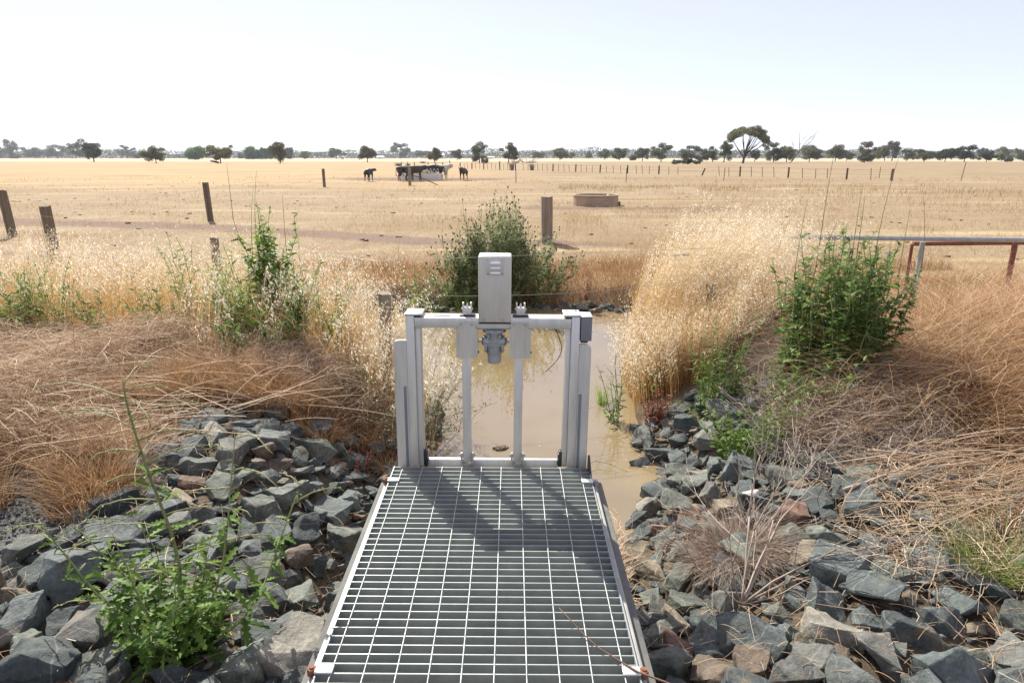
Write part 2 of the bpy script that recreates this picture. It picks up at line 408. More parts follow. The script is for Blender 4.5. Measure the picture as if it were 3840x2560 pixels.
def rock_material(name, per_island=False):
    m = bpy.data.materials.new(name)
    t, N, L, P = nt(m)
    tc = N.new('ShaderNodeTexCoord')
    oi = N.new('ShaderNodeObjectInfo')
    if per_island:
        geo = N.new('ShaderNodeNewGeometry')
        base = ramp(N, [(0, (0.055, 0.068, 0.070)), (0.35, (0.10, 0.118, 0.115)), (0.75, (0.14, 0.15, 0.135)), (0.84, (0.17, 0.15, 0.115)), (0.92, (0.19, 0.14, 0.09)), (0.97, (0.15, 0.085, 0.055)), (1, (0.26, 0.235, 0.19))])
        L.new(geo.outputs['Random Per Island'], base.inputs['Fac'])
        bcol, rnd = base.outputs['Color'], geo.outputs['Random Per Island']
    else:
        bcol, rnd = oi.outputs['Color'], oi.outputs['Random']
    sc = N.new('ShaderNodeVectorMath'); sc.operation = 'SCALE'
    add = N.new('ShaderNodeVectorMath'); add.operation = 'ADD'
    comb = N.new('ShaderNodeCombineXYZ')
    mul = N.new('ShaderNodeMath'); mul.operation = 'MULTIPLY'; mul.inputs[1].default_value = 37.0
    L.new(rnd, mul.inputs[0])
    for i in range(3): L.new(mul.outputs[0], comb.inputs[i])
    L.new(tc.outputs['Object'], add.inputs[0]); L.new(comb.outputs[0], add.inputs[1])
    k = 0.15 if not per_island else 1.0          # rock meshes are one unit across before scaling
    sc.inputs['Scale'].default_value = 1.0
    L.new(add.outputs[0], sc.inputs[0])
    vec = sc.outputs[0]

    def nz(scale, detail=6, rough=0.6):
        n = N.new('ShaderNodeTexNoise'); n.inputs['Scale'].default_value = scale * (1 if not per_island else 6)
        n.inputs['Detail'].default_value = detail; n.inputs['Roughness'].default_value = rough
        L.new(vec, n.inputs['Vector'])
        return n
    n1 = nz(2.2); n2 = nz(16, 4, 0.7); n3 = nz(1.3, 3)
    v = ramp(N, [(0.3, (0.55, 0.55, 0.55)), (0.5, (0.95, 0.95, 0.95)), (0.72, (1.5, 1.48, 1.42))])
    L.new(n1.outputs['Fac'], v.inputs['Fac'])
    mx = N.new('ShaderNodeMix'); mx.data_type = 'RGBA'; mx.blend_type = 'MULTIPLY'; mx.inputs['Factor'].default_value = 1
    L.new(bcol, mx.inputs['A']); L.new(v.outputs['Color'], mx.inputs['B'])
    sp = ramp(N, [(0.35, (0.72, 0.72, 0.72)), (0.65, (1.22, 1.22, 1.22))])
    L.new(n2.outputs['Fac'], sp.inputs['Fac'])
    mx2 = N.new('ShaderNodeMix'); mx2.data_type = 'RGBA'; mx2.blend_type = 'MULTIPLY'; mx2.inputs['Factor'].default_value = 1
    L.new(mx.outputs['Result'], mx2.inputs['A']); L.new(sp.outputs['Color'], mx2.inputs['B'])
    # rusty dirt stains of their own shape
    st = ramp(N, [(0.60, (0, 0, 0)), (0.72, (1, 1, 1))])
    L.new(n3.outputs['Fac'], st.inputs['Fac'])
    mx3 = N.new('ShaderNodeMix'); mx3.data_type = 'RGBA'
    stm = N.new('ShaderNodeMath'); stm.operation = 'MULTIPLY'; stm.inputs[1].default_value = 0.55
    L.new(st.outputs['Color'], stm.inputs[0]); L.new(stm.outputs[0], mx3.inputs['Factor'])
    L.new(mx2.outputs['Result'], mx3.inputs['A']); mx3.inputs['B'].default_value = (0.25, 0.19, 0.12, 1)
    # thin pale veins
    wv = N.new('ShaderNodeTexWave'); wv.inputs['Scale'].default_value = 0.55 if not per_island else 5; wv.inputs['Distortion'].default_value = 7
    wv.inputs['Detail'].default_value = 3
    L.new(vec, wv.inputs['Vector'])
    vr = ramp(N, [(0.992, (0, 0, 0)), (1.0, (0.22, 0.22, 0.22))])
    L.new(wv.outputs['Fac'], vr.inputs['Fac'])
    mx4 = N.new('ShaderNodeMix'); mx4.data_type = 'RGBA'
    L.new(vr.outputs['Color'], mx4.inputs['Factor'])
    L.new(mx3.outputs['Result'], mx4.inputs['A']); mx4.inputs['B'].default_value = (0.45, 0.44, 0.41, 1)
    L.new(mx4.outputs['Result'], P.inputs['Base Color'])
    P.inputs['Roughness'].default_value = 0.72
    P.inputs['Specular IOR Level'].default_value = 0.4
    b = N.new('ShaderNodeBump'); b.inputs['Strength'].default_value = 0.9; b.inputs['Distance'].default_value = 0.014
    nb = nz(9, 8, 0.7)
    L.new(nb.outputs['Fac'], b.inputs['Height']); L.new(b.outputs[0], P.inputs['Normal'])
    return m


M['rock'] = rock_material('riprap_stone')
M['rubble'] = rock_material('small_stone', True)


def ground_material():
    m = bpy.data.materials.new('paddock_ground')
    t, N, L, P = nt(m)
    g = N.new('ShaderNodeNewGeometry')

    def nz(scale, detail=5, st=(1, 1, 1), rough=0.6):
        mp = N.new('ShaderNodeMapping'); mp.inputs['Scale'].default_value = st
        L.new(g.outputs['Position'], mp.inputs['Vector'])
        n = N.new('ShaderNodeTexNoise'); n.inputs['Scale'].default_value = scale; n.inputs['Detail'].default_value = detail
        n.inputs['Roughness'].default_value = rough
        L.new(mp.outputs[0], n.inputs['Vector'])
        return n.outputs['Fac']

    def mix(f, a, b):
        x = N.new('ShaderNodeMix'); x.data_type = 'RGBA'
        L.new(f, x.inputs['Factor'])
        for s_, k in ((a, 'A'), (b, 'B')):
            if isinstance(s_, tuple): x.inputs[k].default_value = (*s_, 1)
            else: L.new(s_, x.inputs[k])
        return x.outputs['Result']

    def attr(n):
        a = N.new('ShaderNodeAttribute'); a.attribute_name = n
        return a.outputs['Fac']

    def thr(fac, a, b):
        r = ramp(N, [(a, (0, 0, 0)), (b, (1, 1, 1))]); L.new(fac, r.inputs['Fac']); return r.outputs['Color']

    def modn(a, n, amt):
        mm = N.new('ShaderNodeMath'); mm.operation = 'MULTIPLY_ADD'; mm.inputs[1].default_value = amt
        L.new(n, mm.inputs[0]); L.new(a, mm.inputs[2]); return mm.outputs[0]
    fine = nz(9, 8, rough=0.75); mid = nz(0.9, 6); big = nz(0.09, 4, (0.5, 1, 1)); streak = nz(0.5, 6, (0.18, 1.3, 1))
    straw = ramp(N, [(0.28, (0.145, 0.102, 0.055)), (0.46, (0.253, 0.187, 0.115)), (0.62, (0.35, 0.27, 0.165)), (0.8, (0.455, 0.367, 0.235))])
    L.new(fine, straw.inputs['Fac'])
    c = straw.outputs['Color']
    c = mix(thr(mid, 0.50, 0.70), c, (0.235, 0.155, 0.092))
    c = mix(thr(big, 0.50, 0.62), c, (0.235, 0.165, 0.092))
    c = mix(thr(streak, 0.56, 0.70), c, (0.42, 0.33, 0.195))
    goldf = N.new('ShaderNodeMath'); goldf.operation = 'MULTIPLY'
    L.new(attr('gold'), goldf.inputs[0]); L.new(thr(streak, 0.36, 0.58), goldf.inputs[1])
    c = mix(goldf.outputs[0], c, (0.40, 0.275, 0.135))
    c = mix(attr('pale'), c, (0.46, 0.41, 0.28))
    c = mix(thr(modn(attr('track'), fine, 0.35), 0.55, 0.80), c, (0.19, 0.130, 0.095))
    soil = ramp(N, [(0.3, (0.055, 0.042, 0.030)), (0.55, (0.115, 0.088, 0.060)), (0.75, (0.20, 0.155, 0.108))])
    L.new(fine, soil.inputs['Fac'])
    c = mix(thr(modn(attr('soil'), mid, 0.3), 0.45, 0.75), c, soil.outputs['Color'])
    grav = ramp(N, [(0.3, (0.07, 0.075, 0.075)), (0.7, (0.19, 0.19, 0.18))])
    L.new(nz(60, 3), grav.inputs['Fac'])
    c = mix(attr('gravel'), c, grav.outputs['Color'])
    c = mix(attr('mud'), c, (0.052, 0.037, 0.022))
    L.new(c, P.inputs['Base Color'])
    P.inputs['Roughness'].default_value = 0.95
    P.inputs['Specular IOR Level'].default_value = 0.15
    b = N.new('ShaderNodeBump'); b.inputs['Strength'].default_value = 0.6; b.inputs['Distance'].default_value = 0.03
    L.new(nz(14, 8, rough=0.75), b.inputs['Height']); L.new(b.outputs[0], P.inputs['Normal'])
    return m


M['ground'] = ground_material()


def water_material():
    m = bpy.data.materials.new('muddy_water')
    t, N, L, P = nt(m)
    tc = N.new('ShaderNodeNewGeometry')
    n = N.new('ShaderNodeTexNoise'); n.inputs['Scale'].default_value = 1.2; n.inputs['Detail'].default_value = 4
    L.new(tc.outputs['Position'], n.inputs['Vector'])
    r = ramp(N, [(0.3, (0.190, 0.142, 0.076)), (0.7, (0.245, 0.186, 0.102))])
    L.new(n.outputs['Fac'], r.inputs['Fac']); L.new(r.outputs['Color'], P.inputs['Base Color'])
    P.inputs['Roughness'].default_value = 0.015
    P.inputs['IOR'].default_value = 1.9
    P.inputs['Specular IOR Level'].default_value = 0.5
    mp = N.new('ShaderNodeMapping'); mp.inputs['Scale'].default_value = (1.0, 0.45, 1)
    L.new(tc.outputs['Position'], mp.inputs['Vector'])
    n2 = N.new('ShaderNodeTexNoise'); n2.inputs['Scale'].default_value = 7; n2.inputs['Detail'].default_value = 2
    L.new(mp.outputs[0], n2.inputs['Vector'])
    b = N.new('ShaderNodeBump'); b.inputs['Strength'].default_value = 0.02; b.inputs['Distance'].default_value = 0.02
    L.new(n2.outputs['Fac'], b.inputs['Height']); L.new(b.outputs[0], P.inputs['Normal'])
    return m


M['water'] = water_material()
M['trough_water'] = noise_mat('trough_water', [(0.3, (0.20, 0.22, 0.23)), (0.7, (0.26, 0.28, 0.29))], 2, 0.05)

# ------------------------------------------------------------------ world, sun, camera
w = bpy.data.worlds.new('World'); scene.world = w; w.use_nodes = True
wn = w.node_tree
sky = wn.nodes.new('ShaderNodeTexSky'); sky.sky_type = 'NISHITA'; sky.sun_disc = False
SUN_EL, SUN_AZ = math.radians(42.5), math.radians(-28.0)     # azimuth from +Y towards +X
sky.sun_elevation = SUN_EL; sky.sun_rotation = SUN_AZ
sky.air_density = 0.5; sky.dust_density = 0.35; sky.ozone_density = 1.5; sky.altitude = 100
veil = wn.nodes.new('ShaderNodeMix'); veil.data_type = 'RGBA'; veil.inputs['Factor'].default_value = 0.50     # even milky summer haze over the clear sky
veil.inputs['B'].default_value = (7.2, 6.85, 7.8, 1)
wn.links.new(sky.outputs[0], veil.inputs['A'])
wn.links.new(veil.outputs['Result'], wn.nodes['Background'].inputs['Color'])
wn.nodes['Background'].inputs['Strength'].default_value = 0.094
sl = bpy.data.lights.new('sun', 'SUN'); sl.energy = 4.8; sl.angle = math.radians(0.53); sl.color = (1.0, 0.955, 0.85)
so = bpy.data.objects.new('sun', sl); COL.objects.link(so)
to_sun = Vector((math.sin(SUN_AZ) * math.cos(SUN_EL), math.cos(SUN_AZ) * math.cos(SUN_EL), math.sin(SUN_EL)))
so.rotation_euler = to_sun.to_track_quat('Z', 'Y').to_euler(); so.location = to_sun * 50
cam = bpy.data.cameras.new('camera'); co = bpy.data.objects.new('camera', cam); COL.objects.link(co)
cam.sensor_width = 36; cam.lens = 36 * FPX / 3840; cam.clip_end = 20000; cam.clip_start = 0.05
co.location = (0, 0, CH); co.rotation_euler = (PI / 2 - TILT, 0, 0)
scene.camera = co
vs = scene.view_settings
vs.view_transform = 'Standard'; vs.look = 'None'; vs.exposure = 0.88; vs.gamma = 1
scene.cycles.max_bounces = 8; scene.cycles.transparent_max_bounces = 8

# ------------------------------------------------------------------ ground sheet and water
def axis(lo, hi, step, ext, grow):
    a = list(np.arange(lo, hi + 1e-6, step))
    s = step; x = a[-1]
    while x < ext:
        s = min(s * grow, ext); x += s; a.append(x)
    s = step; x = a[0]; b = []
    while x > -ext:
        s = min(s * grow, ext); x -= s; b.append(x)
    return np.array(b[::-1] + a)


gx = axis(-4.2, 4.2, 0.06, 9000, 1.13)
gy = axis(0.6, 11.8, 0.06, 9000, 1.10)
GX, GY = np.meshgrid(gx, gy, indexing='ij')
GZ = ground_z(GX, GY)
nx, ny = GX.shape
idx = np.arange(nx * ny).reshape(nx, ny)
Fg = np.stack([idx[:-1, :-1], idx[1:, :-1], idx[1:, 1:], idx[:-1, 1:]], -1).reshape(-1, 4)
g = Geo(); g.add(np.stack([GX, GY, GZ], -1), Fg, 0.5)
go = g.build('ground', M['ground'], smooth=True); tag(go, kind='structure')
go['label'] = 'dry tan paddock with bare earth banks round the channel'
dch = poly_sdf(GX, GY, CHANNEL)


def vattr(me, n, v):
    a = me.attributes.new(n, 'FLOAT', 'POINT'); a.data.foreach_set('value', np.ascontiguousarray(v, np.float32).ravel())


soil = np.clip(sstep(1.7, 0.6, dch) + 0.75 * sstep(3.2, 2.2, np.abs(GX)) * sstep(5.5, 4.2, GY), 0, 1) * sstep(11.2, 10.0, GY)
vattr(go.data, 'soil', soil)
vattr(go.data, 'mud', 0.9 * sstep(0.22, 0.06, dch + 0.12 * (fbm(GX * 6, GY * 6, 12) - 0.5)))
vattr(go.data, 'gold', sstep(34, 60, GY) * sstep(420, 200, GY) * sstep(0.10, -0.16, GX / np.maximum(GY, 1)) + 0.45 * sstep(6.5, 8, GY) * sstep(14, 11, GY))
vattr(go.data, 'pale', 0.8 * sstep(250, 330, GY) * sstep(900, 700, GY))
tr = np.zeros_like(GX)
for (x0, y0, x1, y1, wd) in ((-19, 21.5, -9, 19.5, 1.1), (-9, 19.5, -2.2, 16.0, 0.9), (-2.2, 16, 2.2, 15.4, 0.6), (-22, 15.8, -9, 13.6, 0.5), (-22, 66, 2, 62, 2.2), (1, 27, 8, 26, 1.2), (-13, 61, -3, 59, 3)):
    ex, ey = x1 - x0, y1 - y0
    tt = np.clip(((GX - x0) * ex + (GY - y0) * ey) / (ex * ex + ey * ey), 0, 1)
    tr = np.maximum(tr, sstep(1.7 * wd, 0.3 * wd, np.hypot(GX - x0 - tt * ex, (GY - y0 - tt * ey))))
vattr(go.data, 'track', tr * 0.72)
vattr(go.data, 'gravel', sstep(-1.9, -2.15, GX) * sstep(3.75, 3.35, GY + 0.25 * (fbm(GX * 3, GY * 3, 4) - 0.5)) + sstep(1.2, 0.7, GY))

g = Geo()
g.add([(-4, 0.8, WATER), (4, 0.8, WATER), (4, 11, WATER), (-4, 11, WATER)], np.array([[0, 1, 2, 3]]))
wo = g.build('water', M['water']); tag(wo, 'muddy ochre water lying still in the irrigation channel', kind='structure')

# ------------------------------------------------------------------ walkway grating
GXC = -0.105
grate = thing('walkway_grating', 'galvanised steel bar grating walkway leading to the sluice gate', 'grating', (GXC, 3.05, 0))
grate.rotation_euler = (0, math.radians(0.45), 0)
bm = bmesh.new()
nb = 38
for i in range(nb):
    y = -0.004 - i * 0.0408
    bm_box(bm, (-0.497, y - 0.0040, -0.034), (0.497, y, 0))
for sx in (-1, 1):
    bm_box(bm, (sx * 0.4975 - 0.0025, -0.0408 * nb, -0.031), (sx * 0.4975 + 0.0025, 0.002, 0.001))
bm_obj('bearing_bars', bm, M['bar'], grate, smooth=False)
# twisted cross rods
g = Geo()
K = 260
ys = np.linspace(0.0, -0.0408 * nb, K)
for j in range(10):
    x0 = -0.452 + j * 0.1004
    th = np.linspace(0, 2 * PI * 62, K) + j
    r = 0.0026
    ring = [np.stack([x0 + r * np.cos(th + a) * 1.05, ys, 0.0005 + r * np.sin(th + a) * 0.8], 1) for a in (0, PI / 2, PI, 3 * PI / 2)]
    V = np.stack(ring, 1).reshape(-1, 3)
    k = np.arange(K - 1)[:, None] * 4
    F = np.concatenate([np.concatenate([k + a, k + (a + 1) % 4, k + 4 + (a + 1) % 4, k + 4 + a], 1) for a in range(4)], 0)
    g.add(V, F)
g.build('cross_rods', M['galv'], grate, smooth=False)
for sx in (-1, 1):
    bm = bmesh.new()
    bm_box(bm, (sx * 0.511 - 0.008, -1.57, -0.036), (sx * 0.511 + 0.008, -0.09, -0.014), 0.002)
    bm_obj('edge_angle', bm, M['edge'], grate)
for sx, y in ((-1, -0.155), (1, -0.155), (-1, -1.385), (1, -1.385)):
    bm = bmesh.new()
    bm_box(bm, (sx * 0.474 - 0.028, y - 0.017, 0.003), (sx * 0.474 + 0.028, y + 0.017, 0.011), 0.003)
    clip = bm_obj('hold_down_clip', bm, M['white'], grate)
    bm = bmesh.new()
    bm_cyl(bm, (sx * 0.513, y, -0.013), (sx * 0.513, y, 0.012), 0.0145, n=6)
    bm_cyl(bm, (sx * 0.513, y, 0.0115), (sx * 0.513, y, 0.0165), 0.007, n=12)
    bm_obj('bolt', bm, M['rustbolt'] if not (sx == 1 and y > -0.5) else M['steel'], clip)
# concrete pit the grating bridges
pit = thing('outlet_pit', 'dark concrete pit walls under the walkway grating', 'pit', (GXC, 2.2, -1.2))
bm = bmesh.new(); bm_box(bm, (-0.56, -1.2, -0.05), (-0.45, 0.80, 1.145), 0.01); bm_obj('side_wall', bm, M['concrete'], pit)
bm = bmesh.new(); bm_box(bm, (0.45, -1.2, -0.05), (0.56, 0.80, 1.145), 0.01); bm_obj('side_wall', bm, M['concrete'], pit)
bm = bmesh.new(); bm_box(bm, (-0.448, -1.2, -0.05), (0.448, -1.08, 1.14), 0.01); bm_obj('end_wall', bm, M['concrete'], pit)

# ------------------------------------------------------------------ sluice gate
gate = thing('sluice_gate', 'aluminium sluice gate frame with motor and upright control box at the channel', 'sluice gate', (-0.1, 3.075, 0))
gate.rotation_euler = (0, math.radians(0.55), 0)


def screw(parent, x, y, z, r=0.0065):
    b = bmesh.new()
    bm_cyl(b, (x, y, z), (x, y - 0.004, z), r, r * 0.85, 12)
    bm_cyl(b, (x, y - 0.0038, z), (x, y - 0.0052, z), r * 0.45, n=6)
    return bm_obj('screw', b, M['steel'], parent)


for sx in (-1, 1):
    bm = bmesh.new()
    a, b_ = (-0.424, -0.383) if sx < 0 else (0.383, 0.424)
    bm_box(bm, (a, 0, -0.02), (b_, 0.10, 0.787), 0.003)
    ia, ib = (-0.382, -0.358) if sx < 0 else (0.358, 0.382)
    bm_box(bm, (ia, 0.022, -0.02), (ib, 0.034, 0.722), 0.002)
    bm_box(bm, (ia, 0.052, -0.02), (ib, 0.064, 0.722), 0.002)
    bm_box(bm, (ia, 0.084, -0.02), (ib, 0.098, 0.722), 0.002)
    post = bm_obj('frame_post', bm, M['alu'], gate)
    bm = bmesh.new()
    o_ = -0.489 if sx < 0 else 0.484
    i_ = -0.425 if sx < 0 else 0.425
    top = 0.662 if sx < 0 else 0.650
    r = 0.028
    arc = [(o_ - sx * (r - r * math.cos(t)), top - r + r * math.sin(t)) for t in np.linspace(0, PI / 2, 7)]
    bm_prism(bm, [(i_, -0.02), (o_, -0.02)] + arc + [(i_, top)], 0.004, 0.018)
    bm_obj('side_wing', bm, M['alu'], gate)
    bm = bmesh.new()
    sa = -0.4445 if sx < 0 else 0.4315
    bm_box(bm, (sa, -0.0005, -0.02), (sa + 0.013, 0.0035, 0.424 if sx < 0 else 0.39), 0.001)
    bm_obj('seal_strip', bm, M['strip'], gate)
    # cap plate on the post
    bm = bmesh.new()
    ca, cb = (-0.4265, -0.343) if sx < 0 else (0.343, 0.4265)
    bm_box(bm, (ca, -0.003, 0.788), (cb, 0.112, 0.7985), 0.003)
    cap = bm_obj('post_cap', bm, M['alu'], gate)
    bm = bmesh.new()
    for px, py in (((ca + 0.02), 0.02), (cb - 0.018, 0.085), (ca + 0.02, 0.085)):
        bm_cyl(bm, (px, py, 0.798), (px, py, 0.8005), 0.0045, n=10)
    bm_obj('rivet', bm, M['black'], cap)
    # black guide block beside the foot of the post
    bm = bmesh.new()
    ga, gb = (-0.357, -0.338) if sx < 0 else (0.338, 0.357)
    bm_box(bm, (ga, 0.02, -0.02), (gb, 0.06, 0.052), 0.003)
    bm_box(bm, (ga + 0.003, 0.012, 0.055), (gb - 0.003, 0.045, 0.072), 0.003)
    bm_obj('guide_block', bm, M['black'], gate)
bm = bmesh.new(); bm_box(bm, (-0.382, 0.002, 0.7265), (0.382, 0.098, 0.7775), 0.003); bm_obj('crossbeam', bm, M['alu'], gate)
bm = bmesh.new(); bm_box(bm, (-0.292, 0.030, 0.7782), (-0.212, 0.060, 0.7800)); bm_obj('name_plate', bm, M['strip'], gate)
for sx in (-1, 1):                                                    # black blocks painted in for the dark shadow gap under the caps
    bm = bmesh.new()
    a, b_ = (-0.3815, -0.352) if sx < 0 else (0.352, 0.3815)
    bm_box(bm, (a, 0.0035, 0.778), (b_, 0.06, 0.7875)); bm_obj('shadow_gap_block', bm, M['black'], gate)
# grey enclosure outside the right post
bm = bmesh.new(); bm_box(bm, (0.4285, -0.004, 0.668), (0.482, 0.100, 0.786), 0.003); sb = bm_obj('side_enclosure', bm, M['grey'], gate)
bm = bmesh.new(); bm_box(bm, (0.4275, -0.005, 0.787), (0.483, 0.101, 0.791), 0.0015); bm_obj('lid', bm, M['alu'], sb)
bm = bmesh.new(); bm_box(bm, (0.4305, 0.01, 0.655), (0.466, 0.09, 0.667), 0.002); bm_obj('foot', bm, M['black'], sb)
# cover plates, lift rods, clevises, top brackets
for s_, (n0, n1, l0, l1, r0, r1, b0, b1, k0, k1, c0, c1) in enumerate((
        (-0.168, -0.086, -0.179, -0.074, -0.153, -0.109, -0.165, -0.087, -0.149, -0.105, -0.166, -0.098),
        (0.088, 0.173, 0.080, 0.185, 0.106, 0.149, 0.096, 0.173, 0.112, 0.157, 0.093, 0.161))):
    zt = 0.757
    bm = bmesh.new()
    bm_prism(bm, [(l0, 0.577), (l1, 0.577), (l1, 0.727), (n1, 0.727), (n1, zt), (n0, zt), (n0, 0.727), (l0, 0.727)], -0.006, -0.002)
    bm_box(bm, (l0, -0.0015, 0.580), (l0 + 0.003, 0.05, 0.724))
    bm_box(bm, (l1 - 0.003, -0.0015, 0.580), (l1, 0.05, 0.724))
    cp = bm_obj('cover_plate', bm, M['plate'], gate, ang=20)
    screw(cp, n0 + 0.014, -0.006, zt - 0.011); screw(cp, n1 - 0.017, -0.006, zt - 0.011)
    bm = bmesh.new()
    bm_cyl(bm, (l1, 0.02, 0.601), (l1 + 0.006, 0.02, 0.601), 0.006, n=8); bm_obj('side_bolt', bm, M['black'], cp)
    bm = bmesh.new(); bm_box(bm, (r0, 0.010, 0.012), (r1, 0.022, 0.60), 0.0015); rod = bm_obj('lift_rod', bm, M['alu'], gate)
    bm = bmesh.new(); bm_box(bm, (b0, 0.028, 0.778), (b1, 0.074, 0.7855), 0.002); rb = bm_obj('rod_bracket', bm, M['black'], gate)
    bm = bmesh.new()
    bm_box(bm, (k0 + 0.002, 0.032, 0.786), (k1 - 0.002, 0.064, 0.822), 0.002)
    bm_box(bm, (k0 - 0.001, 0.036, 0.80), (k0 + 0.007, 0.060, 0.846), 0.0025)
    bm_box(bm, (k1 - 0.007, 0.036, 0.80), (k1 + 0.001, 0.060, 0.846), 0.0025)
    bm_cyl(bm, ((k0 + k1) / 2, 0.046, 0.822), ((k0 + k1) / 2, 0.046, 0.829), 0.007, n=6)
    bm_cyl(bm, ((k0 + k1) / 2, 0.046, 0.829), ((k0 + k1) / 2, 0.046, 0.843), 0.0055, 0.002, n=8)
    bm_cyl(bm, (k0 - 0.006, 0.048, 0.814), (k1 + 0.006, 0.048, 0.814), 0.005, n=8)
    bm_obj('fork', bm, M['alu'], rb)
    bm = bmesh.new()
    for a in (c0, c1 - 0.011):
        bm_box(bm, (a, -0.002, -0.03), (a + 0.011, 0.034, 0.045), 0.003)
        bm_cyl(bm, (a, 0.016, 0.045), (a + 0.011, 0.016, 0.045), 0.017, n=18)
    bm_box(bm, (c0 + 0.011, -0.002, -0.03), (c1 - 0.011, 0.003, 0.004))
    bm_cyl(bm, (c0 - 0.008, 0.016, 0.047), (c1 + 0.008, 0.016, 0.047), 0.006, n=10)
    bm_obj('clevis', bm, M['edge'], gate)
bm = bmesh.new(); bm_box(bm, (-0.3375, 0.036, -0.45), (0.3375, 0.062, 0.012), 0.004); bm_obj('gate_leaf', bm, M['alu'], gate)
# gear motor
bm = bmesh.new()
mx, my = 0.006, 0.045
bm_box(bm, (-0.082, 0.01, 0.7185), (0.094, 0.09, 0.7255), 0.002)
bm_cyl(bm, (mx, my, 0.703), (mx, my, 0.718), 0.058, n=36)
bm_cyl(bm, (mx, my, 0.697), (mx, my, 0.703), 0.040, 0.056, n=36)
bm_cyl(bm, (mx, my, 0.628), (mx, my, 0.697), 0.040, n=8)
bm_cyl(bm, (mx, my, 0.585), (mx, my, 0.628), 0.037, 0.040, n=12)
bm_cyl(bm, (mx, my, 0.545), (mx, my, 0.586), 0.0345, n=28)
bm_cyl(bm, (mx, my, 0.541), (mx, my, 0.545), 0.031, 0.0345, n=28)
bm_cyl(bm, (mx - 0.050, my, 0.650), (mx + 0.050, my, 0.650), 0.032, n=10)
bm_cyl(bm, (mx - 0.056, my, 0.650), (mx + 0.056, my, 0.650), 0.022, n=14)
for sx in (-1, 1):
    bm_box(bm, (mx + sx * 0.041 - 0.006, my - 0.03, 0.598), (mx + sx * 0.041 + 0.006, my + 0.03, 0.640), 0.004)
    for zz in (0.612, 0.634, 0.672, 0.688):
        bm_cyl(bm, (mx + sx * 0.040, my - 0.026, zz), (mx + sx * 0.052, my - 0.026, zz), 0.004, n=8)
    bm_box(bm, (mx + sx * 0.028 - 0.006, my - 0.043, 0.672), (mx + sx * 0.028 + 0.006, my - 0.03, 0.694), 0.002)
mot = bm_obj('gear_motor', bm, M['cast'], gate, ang=28)
bm = bmesh.new()
bm_cyl(bm, (-0.076, my, 0.651), (-0.050, my, 0.651), 0.0095, n=16); bm_cyl(bm, (0.062, my, 0.651), (0.082, my, 0.651), 0.0095, n=16)
bm_obj('drive_shaft', bm, M['steel'], mot)
bm = bmesh.new()
bm_cyl(bm, (-0.0545, my, 0.651), (-0.0505, my, 0.651), 0.019, n=16); bm_cyl(bm, (0.0625, my, 0.651), (0.0665, my, 0.651), 0.019, n=16)
bm_obj('shaft_seal', bm, M['black'], mot)
# control box
bm = bmesh.new(); bm_box(bm, (-0.070, -0.010, 0.757), (0.088, 0.118, 1.080), 0.009, 3); cb = bm_obj('control_box', bm, M['plate'], gate)
bm = bmesh.new(); bm_box(bm, (-0.069, -0.007, 0.7515), (0.087, 0.115, 0.7565)); bm_obj('gasket', bm, M['black'], cb)
bm = bmesh.new(); bm_box(bm, (-0.030, -0.0125, 0.991), (0.051, -0.0102, 1.068), 0.001)
vp = bm_obj('vent_plate', bm, M['plate'], cb)
for zz in (1.046, 1.023, 0.999):
    bm = bmesh.new()
    pts = [(-0.013, zz), (0.036, zz), (0.033, zz + 0.006), (0.026, zz + 0.0105), (-0.003, zz + 0.0105), (-0.010, zz + 0.006)]
    top = [bm.verts.new((x, -0.0126, z)) for x, z in pts]
    bot = [bm.verts.new((x, -0.0126 - 0.009 * (1 - (z - zz) / 0.0105), z)) for x, z in pts]
    bm.faces.new(bot)
    for i in range(len(pts)):
        j = (i + 1) % len(pts)
        if (top[i].co - bot[i].co).length > 1e-6 or (top[j].co - bot[j].co).length > 1e-6:
            bm.faces.new((top[i], top[j], bot[j], bot[i]))
    bmesh.ops.remove_doubles(bm, verts=bm.verts[:], dist=1e-5)
    bmesh.ops.recalc_face_normals(bm, faces=bm.faces[:])
    bm_obj('louvre', bm, M['sky_louvre'], vp, smooth=False)
bm = bmesh.new()
for x in (-0.024, 0.045):
    for z in (1.062, 0.997): bm_cyl(bm, (x, -0.0125, z), (x, -0.0135, z), 0.0025, n=10)
bm_obj('rivet', bm, M['black'], vp)
screw(cb, -0.043, -0.0098, 0.771); screw(cb, 0.050, -0.0098, 0.771)
bm = bmesh.new(); bm_cyl(bm, (-0.005, 0.03, 1.0795), (-0.005, 0.03, 1.082), 0.0035, n=10); bm_obj('top_screw', bm, M['black'], cb)
# black flap beside the right foot of the gate
bm = bmesh.new()
pts = [(0.0, 0.06), (0.02, -0.02), (-0.06, -0.16), (-0.30, -0.16), (-0.12, -0.01)]
a = [bm.verts.new((0.490, y, z)) for y, z in pts]; b_ = [bm.verts.new((0.500, y, z)) for y, z in pts]
bm.faces.new(a); bm.faces.new(b_[::-1])
for i in range(5): bm.faces.new((a[i], b_[i], b_[(i + 1) % 5], a[(i + 1) % 5]))
bmesh.ops.recalc_face_normals(bm, faces=bm.faces[:])
bm_obj('rubber_flap', bm, M['black'], gate, smooth=False)
# the black cable hanging from the beam
g = Geo()
t = np.linspace(0, 1, 22)
cx = 0.302 + 0.055 * np.sin(t * PI * 0.62) * 1.0 - 0.135 * np.clip(t - 0.42, 0, 1) ** 1.6 * 1.55
cz = 0.728 - 0.245 * t
g.tubes(np.stack([cx, 0.06 + 0.02 * t, cz], 1)[None], np.full((1, 22), 0.0022), 6)
g.build('cable', M['black'], gate, smooth=True)

